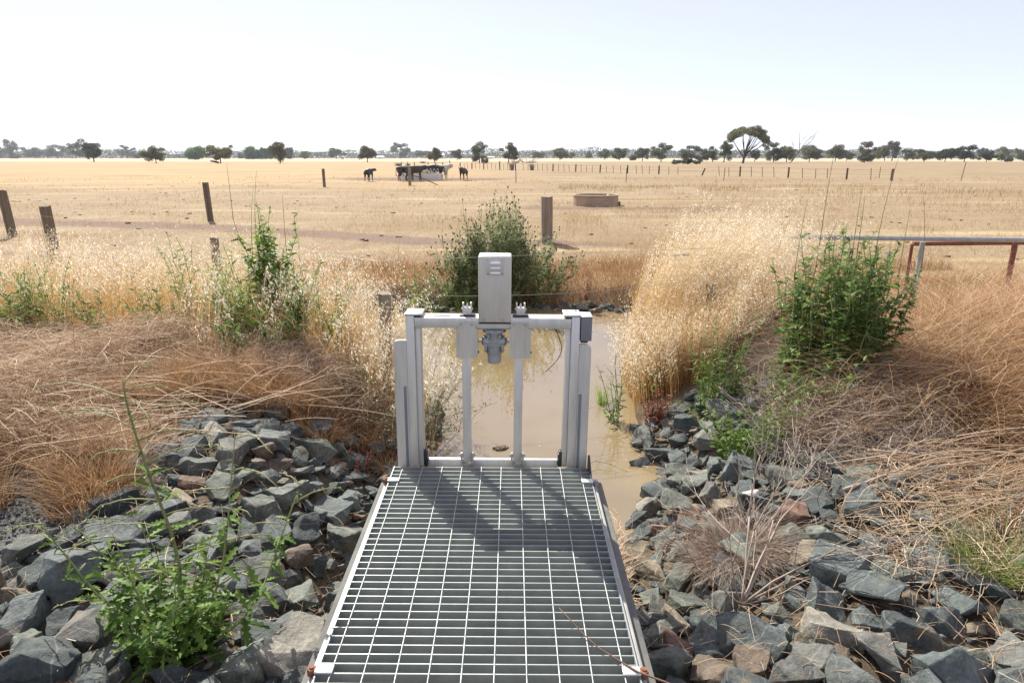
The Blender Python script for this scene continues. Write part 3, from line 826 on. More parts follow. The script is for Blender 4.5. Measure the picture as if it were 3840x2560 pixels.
# ------------------------------------------------------------------ rocks
def rock_mesh(seed):
    r = np.random.default_rng(seed)
    bm = bmesh.new()
    n = int(r.integers(11, 17))
    s = np.array([1.0, r.uniform(0.62, 0.92), r.uniform(0.42, 0.72)])
    for _ in range(n):
        p = unit(r.normal(size=3))
        p = np.sign(p) * np.abs(p) ** 0.62
        p = p / max(np.abs(p).max(), 1e-6) * r.uniform(0.82, 1.0)
        bm.verts.new(Vector(p * s * 0.5))
    h = bmesh.ops.convex_hull(bm, input=bm.verts[:])
    bmesh.ops.delete(bm, geom=[v for v in bm.verts if not v.link_faces], context='VERTS')
    bmesh.ops.dissolve_limit(bm, angle_limit=math.radians(14), verts=bm.verts[:], edges=bm.edges[:])
    bmesh.ops.bevel(bm, geom=bm.edges[:], offset=0.014, segments=2, affect='EDGES', profile=0.6)
    bmesh.ops.triangulate(bm, faces=[f for f in bm.faces if len(f.verts) > 4])
    long_ = [e for e in bm.edges if e.calc_length() > 0.14]
    bmesh.ops.subdivide_edges(bm, edges=long_, cuts=2, use_grid_fill=True)
    bmesh.ops.triangulate(bm, faces=[f for f in bm.faces if len(f.verts) > 4])
    long_ = [e for e in bm.edges if e.calc_length() > 0.07]
    bmesh.ops.subdivide_edges(bm, edges=long_, cuts=1)
    bmesh.ops.triangulate(bm, faces=bm.faces[:])
    off = Vector(r.uniform(-50, 50, 3))
    bm.normal_update()
    for v in bm.verts:
        p = v.co
        d = 0.050 * noise.noise(p * 2.7 + off) + 0.020 * noise.noise(p * 8.0 + off) + 0.045 * (abs(noise.noise(p * 4.2 - off)) - 0.3) + 0.010 * noise.noise(p * 17.0 + off)
        v.co = p + v.normal * d
    me = bpy.data.meshes.new('rock')
    bm.to_mesh(me); bm.free()
    for p in me.polygons: p.use_smooth = True
    me.set_sharp_from_angle(angle=math.radians(26))
    me.materials.append(M['rock'])
    return me


ROCKS = [rock_mesh(100 + i) for i in range(30)]
for me in ROCKS:
    me['half_h'] = max(abs(v.co.z) for v in me.vertices)
TONES = {'blue-grey': (0.098, 0.116, 0.112), 'grey-green': (0.120, 0.132, 0.112), 'slate': (0.058, 0.070, 0.070), 'grey': (0.145, 0.146, 0.132),
         'tan': (0.215, 0.178, 0.128), 'brown': (0.135, 0.102, 0.074), 'rust-brown': (0.155, 0.092, 0.065), 'pale': (0.235, 0.22, 0.185)}
LZ = [(-2.9, 0.7), (-0.70, 0.7), (-0.70, 3.1), (-0.66, 3.9), (-0.80, 4.55), (-1.5, 4.6), (-2.05, 4.3), (-2.15, 3.2), (-2.25, 2.5), (-2.9, 2.35)]
RZ = [(0.49, 0.7), (3.9, 0.7), (3.6, 2.6), (2.75, 3.15), (2.35, 3.9), (2.3, 4.8), (1.55, 5.45), (1.12, 5.3), (0.98, 4.75), (1.12, 4.4), (0.72, 3.75), (0.49, 3.15)]
BZ = [(-2.0, 9.6), (0.2, 9.93), (2.6, 9.4), (3.0, 9.6), (2.2, 9.95), (0.2, 10.22), (-2.2, 9.9)]
WZ = [(-0.62, 4.3), (-0.62, 5.8), (-0.95, 5.9), (-1.0, 4.3)]
placed = []          # x, y, r, tone, label or None, rot, flat


def tone_pick(r, x):
    u = r.random()
    for k, p in (('blue-grey', 0.40), ('grey-green', 0.66), ('slate', 0.78), ('grey', 0.91), ('tan', 0.945), ('brown', 0.98), ('rust-brown', 0.99), ('pale', 1.01)):
        if u < p: return k


MAN = [(262, 1222, 0.17, 'blue-grey', 'long flat blue-grey slab along the gravel edge on the left bank'),
       (160, 1318, 0.17, 'blue-grey', 'big blue-grey block tilted on the left bank below the flat slab'),
       (35, 1425, 0.17, 'blue-grey', 'flat blue-grey slab at the left edge of the photo beside the leafy weed'),
       (95, 1525, 0.19, 'slate', 'large dark pointed slab in the bottom left corner'),
       (655, 1418, 0.125, 'blue-grey', 'rounded blue-grey boulder between the leafy weed and the walkway'),
       (748, 1405, 0.095, 'grey-green', 'pale-topped grey-green boulder touching the lower left side of the walkway'),
       (682, 1492, 0.175, 'pale', 'large pale grey rock by the lower left corner of the walkway'),
       (770, 1116, 0.105, 'grey', 'broad grey rock left of the upper end of the walkway'),
       (835, 1120, 0.085, 'grey', 'wedge of grey rock nearest the upper left corner of the grating'),
       (725, 1325, 0.055, 'rust-brown', 'small reddish pink rock among grey ones left of the walkway'),
       (800, 1290, 0.10, 'grey-green', 'grey-green rock against the middle of the walkway left side'),
       (640, 1080, 0.12, 'brown', 'long brown topped slab below the dry tussocks on the left bank'),
       (1465, 1240, 0.135, 'tan', 'big tan rock just right of the walkway near the puddle edge'),
       (1490, 1283, 0.115, 'tan', 'flat tan wedge leaning under the big tan rock by the walkway'),
       (1560, 1252, 0.08, 'slate', 'dark angular block behind the tan rocks right of the walkway'),
       (1590, 1168, 0.13, 'rust-brown', 'broad reddish brown slab beside the muddy water edge on the right'),
       (1520, 1198, 0.10, 'rust-brown', 'low reddish brown slab at the tip of the water right of the walkway'),
       (1515, 1345, 0.105, 'grey', 'pale grey cleft boulder right of the walkway below the tan wedge'),
       (1450, 1335, 0.10, 'grey-green', 'tall narrow wedge of rock leaning on the walkway right side'),
       (1572, 1380, 0.12, 'tan', 'rock with a cream and rust face below the dead tuft'),
       (1620, 1440, 0.16, 'blue-grey', 'large dark blue-grey boulder half in the gate shadow'),
       (1730, 1460, 0.19, 'blue-grey', 'broad blue-grey boulder below the bare twig bush'),
       (1900, 1440, 0.15, 'pale', 'white and rust streaked stone under the tall blue-grey boulder'),
       (1905, 1400, 0.17, 'blue-grey', 'tall blue-grey pointed boulder above the white streaked stone'),
       (1865, 1500, 0.15, 'grey', 'pale grey block in front of the white streaked stone'),
       (1640, 1540, 0.15, 'brown', 'brown pyramid rock at the bottom edge right of the walkway'),
       (1720, 1520, 0.12, 'brown', 'sharp brown spike of rock at the bottom right of the walkway'),
       (2190, 1530, 0.19, 'blue-grey', 'largest blue-grey boulder at the bottom right of the photo'),
       (2020, 1510, 0.155, 'grey', 'speckled grey boulder left of the largest blue-grey boulder'),
       (2110, 1440, 0.15, 'slate', 'dark faceted boulder above the largest blue-grey boulder'),
       (2195, 1370, 0.15, 'blue-grey', 'sloping blue-grey boulder below the green sedge'),
       (2300, 1455, 0.075, 'brown', 'ochre brown stone near the right edge below the sedge'),
       (2120, 1240, 0.13, 'blue-grey', 'square block with a rusty brown end under the straw pile'),
       (1700, 1360, 0.15, 'grey', 'grey rock behind the foot of the bare twig bush'),
       (1930, 1300, 0.17, 'blue-grey', 'smooth blue-grey hump under the long dry stalks'),
       (1470, 1055, 0.125, 'blue-grey', 'square blue-grey block standing at the water edge right of the gate'),
       (1560, 1085, 0.125, 'grey-green', 'grey-green block behind the shallow water right of the gate'),
       (1660, 1050, 0.145, 'blue-grey', 'long sloping blue-grey rock below the low green weed'),
       (1560, 1015, 0.10, 'slate', 'dark flat rock on the right bank above the water edge'),
       (1570, 975, 0.11, 'grey-green', 'grey-green rock on the right bank beside the red dock'),
       (1460, 985, 0.09, 'grey', 'flat grey rock jutting into the water right of the gate'),
       (1650, 1130, 0.15, 'grey', 'broad grey rock with a pale crust right of the shallow water'),
       (1830, 1140, 0.11, 'blue-grey', 'upright blue-grey rock beside the white quartz stone'),
       (2090, 1150, 0.16, 'blue-grey', 'large blue-grey rock buried under brown grass on the right')]
for dx, dy, r, tone, lab in MAN:
    r *= 0.76
    x, y = at(dx, dy, -0.2)
    z = gz(x, y); x, y = at(dx, dy, z + 0.4 * r)
    placed.append([x, y, r, tone, lab])
rr = np.random.default_rng(5)


def fill(poly, sizes, tries, sep=0.80):
    xs = [p[0] for p in poly]; ys = [p[1] for p in poly]
    P = np.stack([rr.uniform(min(xs), max(xs), tries), rr.uniform(min(ys), max(ys), tries)], 1)
    P = P[poly_sdf(P[:, 0], P[:, 1], poly) < -0.03]
    k = len(P)
    R = np.sort(np.concatenate([rr.uniform(a, b, int(k * f)) for a, b, f in sizes]))[::-1]
    for (x, y), r in zip(P, R):
        A = np.array([(q[0], q[1], q[2]) for q in placed])
        if len(A) and (np.hypot(A[:, 0] - x, A[:, 1] - y) < sep * (A[:, 2] + r)).any(): continue
        placed.append([x, y, r, tone_pick(rr, x), None])


fill(LZ, [(0.09, 0.125, 0.05), (0.062, 0.09, 0.22), (0.042, 0.062, 0.38), (0.026, 0.042, 0.35)], 12000, 0.70)
fill(RZ, [(0.09, 0.13, 0.05), (0.062, 0.09, 0.22), (0.042, 0.062, 0.38), (0.026, 0.042, 0.35)], 18000, 0.70)
k0 = len(placed)
fill(BZ, [(0.07, 0.12, 0.3), (0.05, 0.08, 0.7)], 900)
for q in placed[k0:]: q[3] = 'slate'
fill(WZ, [(0.08, 0.13, 0.4), (0.05, 0.08, 0.6)], 200)
A = np.array([(p[0], p[1], p[2]) for p in placed])
Zr = ground_z(A[:, 0], A[:, 1])
u, v, zc = project(np.stack([A[:, 0], A[:, 1], Zr], 1))
inframe = (u > -15) & (u < 2367) & (v > 300) & (v < 1590) & (zc > 0.3)
hidden = (A[:, 1] < 3.1) & (np.abs(A[:, 0] + 0.105) < 0.5)
show = np.where(inframe & ~hidden, A[:, 2] / zc, 0)
manual = np.array([p[4] is not None for p in placed])
order = np.argsort(-(show + manual * 10))
single = set(order[:300].tolist()) & set(np.nonzero(show > 0)[0].tolist())
rockinfo = {}
gs = Geo()
for i, (x, y, r, tone, lab) in enumerate(placed):
    mi = int(rr.integers(len(ROCKS)))
    me = ROCKS[mi]
    s = 2 * r * rr.uniform(0.95, 1.12)
    rot = Euler((rr.normal(0, 0.22), rr.normal(0, 0.22), rr.uniform(0, 2 * PI)))
    z = Zr[i] + s * me['half_h'] * rr.uniform(0.30, 0.75)
    near = np.abs(x + 0.105) < 0.80 and y < 3.1
    if near: z = min(z, -0.03 - s * me['half_h'] * 0.75)
    if i in single:
        o = bpy.data.objects.new('rock', me)
        o.location = (x, y, z); o.rotation_euler = rot; o.scale = (s, s, s)
        c = np.array(TONES[tone]) * rr.uniform(0.85, 1.18)
        o.color = (*c, 1)
        COL.objects.link(o)
        o['category'] = 'rock'
        rockinfo[i] = (o, x, y, r, tone, lab)
    else:
        V = np.array([vv.co[:] for vv in me.vertices]) * s
        V = V @ np.array(rot.to_matrix()).T + np.array([x, y, z])
        F = np.array([p.vertices[:] for p in me.polygons])
        gs.add(V, F, 0.5)


def spot(x, y):
    if y > 9: return 'on the far bank at the water'
    if x < 0:
        if y > 4.25: return 'at the left water edge behind the gate'
        if x > -1.0: return 'beside the walkway left side, ' + ('near its upper end' if y > 2.75 else 'near its middle' if y > 2.15 else 'near its lower end')
        if y > 3.4: return 'under the brown tussocks on the left bank'
        if x > -1.5: return 'behind the leafy weed' if y > 2.3 else 'around the foot of the leafy weed'
        return 'along the gravel edge on the left' if y > 2.5 else 'in the bottom left corner'
    if y > 4.6: return 'below the green shrub on the right bank'
    if y > 3.6 and x < 1.6: return 'by the shallow water on the right'
    if x < 0.85: return 'beside the walkway right side, ' + ('near its upper end' if y > 2.75 else 'near its middle' if y > 2.15 else 'near its lower end')
    if x < 1.35: return 'round the dead tuft and twig bush' if y > 2.4 else 'in front of the bare twig bush'
    if y > 3.0: return 'under the brown grass on the right'
    return 'under the long dry stalks on the right' if y > 2.4 else 'in the bottom right corner'


fam = {}
for i, (o, x, y, r, tone, lab) in rockinfo.items():
    if lab:
        o['label'] = lab; o['group'] = 'riprap rocks on the banks'
        continue
    size = 'large' if r > 0.095 else 'medium' if r > 0.06 else 'small'
    fam.setdefault((size, tone, spot(x, y)), []).append(i)
ORD = ['', 'second ', 'third ', 'fourth ', 'fifth ']


def rank(k, n):
    return ORD[k] + 'nearest' if k < (n + 1) // 2 else ORD[n - 1 - k] + 'farthest'


for (size, tone, sp), mem in fam.items():
    mem.sort(key=lambda i: rockinfo[i][2])
    for k, i in enumerate(mem):
        o = rockinfo[i][0]
        base = f'{size} {tone} rock'
        if len(mem) == 1: o['label'] = f'{base} {sp}'
        elif len(mem) <= 10: o['label'] = f'{rank(k, len(mem))} {base} {sp}'
        else: o['label'] = f'{base} {sp}'
        o['group'] = f'{size} {tone} rocks {sp}'
# rubble: chips and small stones between the rocks
SMALL = []
for q in range(6):
    me = ROCKS[q]
    bmq = bmesh.new(); r_ = np.random.default_rng(700 + q)
    for _ in range(10):
        p = unit(r_.normal(size=3)); bmq.verts.new(Vector(p * np.array([0.5, 0.4, 0.28]) * r_.uniform(0.85, 1.1)))
    bmesh.ops.convex_hull(bmq, input=bmq.verts[:])
    bmesh.ops.delete(bmq, geom=[v_ for v_ in bmq.verts if not v_.link_faces], context='VERTS')
    bmesh.ops.triangulate(bmq, faces=bmq.faces[:])
    bmq.verts.index_update()
    SMALL.append((np.array([v_.co[:] for v_ in bmq.verts]), np.array([[v_.index for v_ in f.verts] for f in bmq.faces])))
    bmq.free()


def scatter_stones(geo, poly, n, smin, smax):
    xs = [p[0] for p in poly]; ys = [p[1] for p in poly]
    P = np.stack([rng.uniform(min(xs), max(xs), n), rng.uniform(min(ys), max(ys), n)], 1)
    P = P[poly_sdf(P[:, 0], P[:, 1], poly) < 0]
    Z = ground_z(P[:, 0], P[:, 1])
    S = smin + (smax - smin) * rng.random(len(P)) ** 2.2
    for q in range(6):
        sel = np.arange(len(P)) % 6 == q
        m = sel.sum()
        a, b, c = rng.uniform(0, 2 * PI, (3, m))
        d = np.stack([np.cos(a), np.sin(a), 0.35 * np.sin(b)], 1)
        Mx = frames(d, 0.5 * np.sin(c)) * S[sel][:, None, None]
        T = np.stack([P[sel, 0], P[sel, 1], Z[sel] + 0.22 * S[sel]], 1)
        geo.inst(SMALL[q][0], [SMALL[q][1]], Mx, T, rng.random(m))


scatter_stones(gs, LZ, 3600, 0.02, 0.075)
scatter_stones(gs, RZ, 5600, 0.02, 0.075)
rub = gs.build('rubble', M['rubble'], smooth=False); tag(rub, 'broken stone chips and rocks filling gaps between the riprap', 'rubble', kind='stuff')
g = Geo()
GP = [(-3.6, 0.9), (-1.95, 0.9), (-2.2, 2.45), (-2.05, 3.2), (-2.15, 3.55), (-3.6, 3.4)]
scatter_stones(g, GP, 9000, 0.012, 0.034)
gv = g.build('gravel', M['rubble']); tag(gv, 'dark grey gravel patch beside the rocks at the left', 'gravel', kind='stuff')
bm = bmesh.new()
bmesh.ops.create_icosphere(bm, subdivisions=3, radius=1)
for v_ in bm.verts:
    p = v_.co.copy()
    v_.co = Vector((p.x * 0.055, p.y * 0.028, p.z * 0.022)) * (1 + 0.25 * noise.noise(p * 2.0)) + Vector((0, 0, 0.018 * max(0, p.x) ** 2))
x, y = at(1722, 1098, -0.2); z_ = gz(x, y)
wsn = bm_obj('quartz_stone', bm, M['shell'])
wsn.location = (x, y - 0.02, z_ + 0.13); wsn.rotation_euler = (0.1, 0, 0.3)
tag(wsn, 'pinkish white curved quartz stone lying on grey rocks', 'stone')

# ------------------------------------------------------------------ grasses
def in_poly(poly, n, pw=None):
    xs = [p[0] for p in poly]; ys = [p[1] for p in poly]
    out = np.zeros((0, 2))
    while len(out) < n:
        P = np.stack([rng.uniform(min(xs), max(xs), n * 2), rng.uniform(min(ys), max(ys), n * 2)], 1)
        out = np.concatenate([out, P[poly_sdf(P[:, 0], P[:, 1], poly) < 0]])
    return out[:n]


def roots(P, dz=-0.02):
    return np.stack([P[:, 0], P[:, 1], ground_z(P[:, 0], P[:, 1]) + dz], 1)


def blades(R0, h, az, lean, droop, K=5, curl=None):
    """upright blades bending towards az"""
    t = np.linspace(0, 1, K)[None]
    hx = (h * lean)[:, None] * t ** 1.8
    z = h[:, None] * (t - droop[:, None] * t ** 2.4)
    a = az[:, None] + (0 if curl is None else curl[:, None] * t)
    return R0[:, None, :] + np.stack([np.cos(a) * hx, np.sin(a) * hx, z], 2)


def lying(R0, Ln, az, z0, bow, K=5, curl=None, rise=None):
    t = np.linspace(0, 1, K)[None]
    a = az[:, None] + (0 if curl is None else curl[:, None] * (t - 0.5))
    step = Ln[:, None] / (K - 1)
    dx = np.concatenate([np.zeros((len(R0), 1)), np.cumsum(np.cos(a[:, 1:]) * step, 1)], 1)
    dy = np.concatenate([np.zeros((len(R0), 1)), np.cumsum(np.sin(a[:, 1:]) * step, 1)], 1)
    z = z0[:, None] + bow[:, None] * 4 * t * (1 - t) + (0 if rise is None else rise[:, None] * t)
    return R0[:, None, :] + np.stack([dx, dy, z], 2)


def taper(w, K, end=0.25):
    return w[:, None] * np.linspace(1, end, K)[None]


U = rng.uniform
LEAFLET = (np.array([(0, 0, 0), (0.5, 0.5, 0.12), (1, 0, 0), (0.5, -0.5, 0.12)], float), [np.array([[0, 1, 2], [0, 2, 3]])])


def oat_heads(geo, tips, prevs, n, size, wind, spread=0.055, length=0.28):
    """drooping spikelets along the top of each stem"""
    N_ = len(tips)
    d = unit(tips - prevs)
    t = rng.random((N_, n))
    base = tips[:, None, :] - d[:, None, :] * (t * length)[:, :, None]
    a = U(0, 2 * PI, (N_, n))
    off = np.stack([np.cos(a), np.sin(a), -0.6 * np.ones_like(a)], 2) * (spread * (0.25 + t) * U(0.4, 1.1, (N_, n)))[:, :, None]
    off[:, :, :2] += np.array(wind) * spread * 0.8
    pos = (base + off).reshape(-1, 3)
    dr = np.stack([wind[0] * 0.8 + rng.normal(0, 0.35, len(pos)), wind[1] * 0.8 + rng.normal(0, 0.35, len(pos)), -U(0.2, 1.1, len(pos))], 1)
    s = size * U(0.7, 1.25, len(pos))
    Mx = frames(dr, U(0, PI, len(pos))) * s[:, None, None]
    Mx[:, :, 1] *= 0.30; Mx[:, :, 2] *= 0.5
    geo.inst(LEAFLET[0], LEAFLET[1], Mx, pos, rng.random(len(pos)))


# --- right clump of tall wild oats
OR = [(1.15, 5.85), (1.75, 5.55), (2.35, 6.0), (2.9, 7.2), (3.2, 8.3), (2.4, 8.8), (1.6, 8.2), (1.2, 6.9)]
n = 9000
R0 = roots(in_poly(OR, n)); h = U(0.45, 1.0, n) * (0.75 + 0.4 * vnoise(R0[:, 0] * 1.5, R0[:, 1] * 1.5, 2))
az = rng.normal(0.25, 0.8, n)
P = blades(R0, h, az, U(0.1, 0.6, n), U(0.0, 0.35, n), 6)
g = Geo(); tin = np.clip(U(0, 0.55, n)[:, None] + np.linspace(-0.15, 0.35, 6)[None], 0, 1)
g.strands(P, taper(U(0.003, 0.006, n), 6), hside(U(0, PI, n)), tin)
PO = in_poly(OR, 7000); PO = PO[fbm(PO[:, 0] * 2.6, PO[:, 1] * 2.2, 27) > U(0.36, 0.56, len(PO))]; n = len(PO)
R0 = roots(PO); h = U(1.0, 1.6, n)
h *= (1.0 + 0.16 * sstep(2.1, 1.4, R0[:, 0]) * sstep(6.0, 6.6, R0[:, 1]) - 0.2 * sstep(6.4, 5.8, R0[:, 1])) * (0.50 + 0.58 * vnoise(R0[:, 0] * 3.4, R0[:, 1] * 2.6, 26))
az = rng.normal(0.15, 0.4, n)
P = blades(R0, h, az, 0.12 + 0.75 * rng.random(n) ** 1.4, U(0.02, 0.22, n), 7)
g.strands(P, taper(U(0.003, 0.0045, n), 7, 0.5), hside(U(0, PI, n)), np.clip(U(0.1, 0.6, n)[:, None] + np.linspace(-0.1, 0.4, 7)[None], 0, 1))
# plumes hanging lower at the near, channel side of the clump
n2 = 260
pp = in_poly([(1.12, 5.5), (1.5, 5.45), (1.6, 5.9), (1.4, 7.0), (1.15, 6.6)], n2)
R0b = roots(pp); h2 = U(0.55, 0.95, n2)
P2 = blades(R0b, h2, rng.normal(2.6, 0.7, n2), U(0.1, 0.4, n2), U(0.05, 0.3, n2), 7)
g.strands(P2, taper(U(0.003, 0.0045, n2), 7, 0.5), hside(U(0, PI, n2)), np.clip(U(0.2, 0.6, n2)[:, None] + np.linspace(-0.1, 0.3, 7)[None], 0, 1))
oats = g.build('wild_oats', M['oat']); tag(oats, 'tall pale wild oats leaning over beside the channel on the right', 'wild oats', kind='stuff')
g = Geo()
oat_heads(g, P[:, -1], P[:, -2], 17, 0.024, (0.8, 0.1), 0.045, 0.32)
oat_heads(g, P2[:, -1], P2[:, -2], 18, 0.027, (-0.3, -0.1), 0.05, 0.28)
g.build('seed_heads', M['oat_seed'], oats)

# --- standing oats on the left, behind the flattened straw
OL = [(-7.5, 6.6), (-5.0, 5.9), (-2.2, 5.6), (-1.55, 5.0), (-0.95, 4.9), (-0.95, 6.2), (-1.5, 7.6), (-2.2, 8.6), (-3.5, 9.2), (-6, 9.4), (-9, 9.0)]
n = 24000
R0 = roots(in_poly(OL, n)); dn = vnoise(R0[:, 0] * 1.1, R0[:, 1] * 1.1, 21)
h = U(0.28, 0.72, n) * (0.6 + 0.7 * dn)
P = blades(R0, h, U(0, 2 * PI, n), U(0.1, 0.7, n), U(0, 0.35, n), 5)
g = Geo(); g.strands(P, taper(U(0.003, 0.006, n), 5), hside(U(0, PI, n)), np.clip(U(0.0, 0.75, n)[:, None] + np.linspace(-0.1, 0.25, 5)[None], 0, 1))
n = 3000
R0 = roots(in_poly(OL, n)); h = U(0.65, 1.15, n) * (0.75 + 0.35 * vnoise(R0[:, 0] * 0.8, R0[:, 1] * 0.8, 22))
P = blades(R0, h, rng.normal(0.4, 1.0, n), U(0.08, 0.5, n), U(0.02, 0.25, n), 6)
g.strands(P, taper(U(0.003, 0.0045, n), 6, 0.5), hside(U(0, PI, n)), np.clip(U(0.2, 0.7, n)[:, None] + np.linspace(-0.1, 0.3, 6)[None], 0, 1))
# few tall near plumes right beside the gate
pn = np.array([(-1.15, 5.2), (-1.05, 5.35), (-0.98, 5.2), (-0.9, 5.1), (-1.2, 5.0), (-1.3, 5.3), (-1.1, 4.95), (-1.45, 5.25), (-1.0, 5.6), (-0.92, 5.5), (-1.25, 5.5), (-2.0, 5.3), (-2.5, 5.2), (-2.7, 5.4), (-2.05, 5.4), (-0.85, 5.3), (-0.95, 4.85), (-0.82, 5.05), (-0.72, 4.9), (-0.78, 4.65), (-0.9, 4.75), (-0.68, 5.1)])
pn = np.repeat(pn, 9, 0); pn = pn + rng.normal(0, 0.09, pn.shape); n3 = len(pn)
R0 = roots(pn); h3 = U(0.75, 1.15, n3)
P3 = blades(R0, h3, rng.normal(0.3, 0.9, n3), U(0.05, 0.4, n3), U(0.05, 0.3, n3), 8)
g.strands(P3, taper(U(0.004, 0.006, n3), 8, 0.4), hside(U(0, PI, n3)), np.clip(U(0.3, 0.7, n3)[:, None] + np.linspace(-0.1, 0.3, 8)[None], 0, 1))
oatl = g.build('wild_oats', M['oat']); tag(oatl, 'standing gold wild oats and dry grass between the straw and the paddock at left', 'wild oats', kind='stuff')
g = Geo()
oat_heads(g, P[:, -1], P[:, -2], 12, 0.027, (0.3, 0.0), 0.05, 0.24)
oat_heads(g, P3[:, -1], P3[:, -2], 24, 0.033, (0.35, -0.2), 0.045, 0.30)
g.build('seed_heads', M['oat_seed'], oatl)

# --- flattened straw in the left foreground
SL = [(-6.5, 3.3), (-2.15, 3.3), (-2.05, 3.6), (-2.05, 4.2), (-1.6, 4.6), (-1.2, 4.8), (-1.5, 5.3), (-2.2, 5.8), (-5.0, 6.2), (-7.5, 6.9)]
g = Geo()
n = 46000
PP = in_poly(SL, n)
hump = 0.30 * sstep(0.30, 0.75, fbm(PP[:, 0] * 1.6, PP[:, 1] * 1.6, 31)) * rng.random(n) ** 0.6 + 0.12 * sstep(-2.0, -3.2, PP[:, 0]) * rng.random(n)
R0 = roots(PP, 0.0); az = 0.15 + 2.4 * (fbm(PP[:, 0] * 0.8, PP[:, 1] * 1.3, 33) - 0.5) + rng.normal(0, 0.75, n) + PI * (rng.random(n) < 0.4)
P = lying(R0, 0.08 + 0.42 * rng.random(n) ** 2, az, hump, U(0.0, 0.06, n), 5, rng.normal(0, 1.1, n), rng.normal(0.02, 0.07, n))
lum = fbm(PP[:, 0] * 1.3, PP[:, 1] * 2.1, 37)
g.strands(P, taper(U(0.0025, 0.0055, n), 5, 0.5), unit(np.stack([-np.sin(az), np.cos(az), rng.normal(0, 0.6, n)], 1)), np.clip(U(0, 0.9, n) * (0.55 + 0.9 * lum), 0, 1))
n = 160                                                              # pale broken stalks lying on top
PP = in_poly([(-3.6, 3.0), (-1.6, 3.7), (-1.3, 4.6), (-2.5, 5.2), (-4.2, 5.0)], n)
R0 = roots(PP, 0.10); az = rng.normal(0.2, 0.7, n) + PI * (rng.random(n) < 0.5)
P = lying(R0, U(0.3, 0.8, n), az, U(0.02, 0.12, n), U(-0.02, 0.06, n), 6, rng.normal(0, 0.5, n), U(-0.08, 0.15, n))
g.tubes(P, taper(U(0.002, 0.004, n), 6, 0.6), 4, U(0.75, 1.0, n))
st = g.build('flattened_straw', M['straw']); tag(st, 'flattened pale brown straw covering the ground at left', 'straw', kind='stuff')

# --- brown fine grass at the left front edge and along the left bank
g = Geo()


def tussocks(geo, centres, per, hmin, hmax, rad, lean, wid, tl, th, bias=None, K=6, droop=(0.1, 0.5)):
    for (cx_, cy_, k) in centres:
        n_ = int(per * k)
        a = U(0, 2 * PI, n_); r_ = rad * k * np.sqrt(rng.random(n_))
        PP_ = np.stack([cx_ + np.cos(a) * r_, cy_ + np.sin(a) * r_], 1)
        R_ = roots(PP_)
        az_ = a + rng.normal(0, 0.5, n_)
        if bias is not None: az_ = np.where(rng.random(n_) < 0.72, rng.normal(bias, 0.55, n_), az_)
        h_ = U(hmin, hmax, n_) * (0.7 + 0.3 * k)
        P_ = blades(R_, h_, az_, U(lean[0], lean[1], n_), U(droop[0], droop[1], n_), K, rng.normal(0, 0.4, n_))
        geo.strands(P_, taper(U(wid[0], wid[1], n_), K, 0.3), hside(U(0, PI, n_)), np.clip(U(tl, th, n_)[:, None] + np.linspace(-0.12, 0.2, K)[None], 0, 1))


cs = [(U(-3.6, -2.1), U(2.9, 3.6), U(0.6, 1.1)) for _ in range(16)] + [(U(-2.6, -1.25), U(4.4, 5.3), U(0.9, 1.6)) for _ in range(38)] + [(U(-5.5, -2.0), U(3.8, 6.0), U(0.4, 0.7)) for _ in range(16)] + [(-1.35, 4.25, 0.8), (-1.15, 4.45, 0.7), (-1.75, 4.35, 0.9), (-0.95, 4.6, 0.8), (-0.82, 4.75, 0.7), (-0.88, 4.3, 0.5)]
tussocks(g, cs, 420, 0.14, 0.42, 0.16, (0.2, 0.9), (0.002, 0.0042), 0.0, 0.8)
bg = g.build('brown_grass', M['brown']); tag(bg, 'fine brown dry grass tufts along the left bank above the rocks', 'grass', kind='stuff')

# --- brown mounded grass on the right
g = Geo()
cs = [(3.05, 4.3, 1.5), (3.5, 4.0, 1.5), (2.75, 4.75, 1.3), (3.3, 4.8, 1.4), (3.9, 4.5, 1.5), (3.9, 3.8, 1.4), (2.55, 4.3, 1.0), (2.9, 3.85, 1.1), (3.4, 3.5, 1.1), (4.3, 5.3, 1.4), (3.7, 5.5, 1.4), (4.6, 4.4, 1.4), (4.6, 6.2, 1.5), (5.4, 6.0, 1.5)]
tussocks(g, cs, 1150, 0.35, 0.90, 0.20, (0.5, 1.6), (0.003, 0.0065), 0.0, 0.9, bias=0.15, K=8, droop=(0.2, 0.8))
cs = [(U(2.0, 3.2), U(3.7, 4.6), U(0.6, 1.0)) for _ in range(16)] + [(U(3.0, 5.5), U(5.5, 8.5), U(0.8, 1.4)) for _ in range(26)] + [(U(5, 8), U(5, 8.6), U(0.8, 1.4)) for _ in range(16)]
tussocks(g, cs, 420, 0.18, 0.55, 0.15, (0.3, 1.2), (0.0025, 0.0055), 0.0, 0.95)
cs = [(U(2.4, 3.7), U(2.1, 3.2), U(0.5, 0.9)) for _ in range(10)]
tussocks(g, cs, 130, 0.10, 0.30, 0.16, (0.4, 1.2), (0.002, 0.004), 0.2, 0.95)
bgr = g.build('brown_grass', M['brown']); tag(bgr, 'arching rust brown dry grass mounded on the right bank', 'grass', kind='stuff')

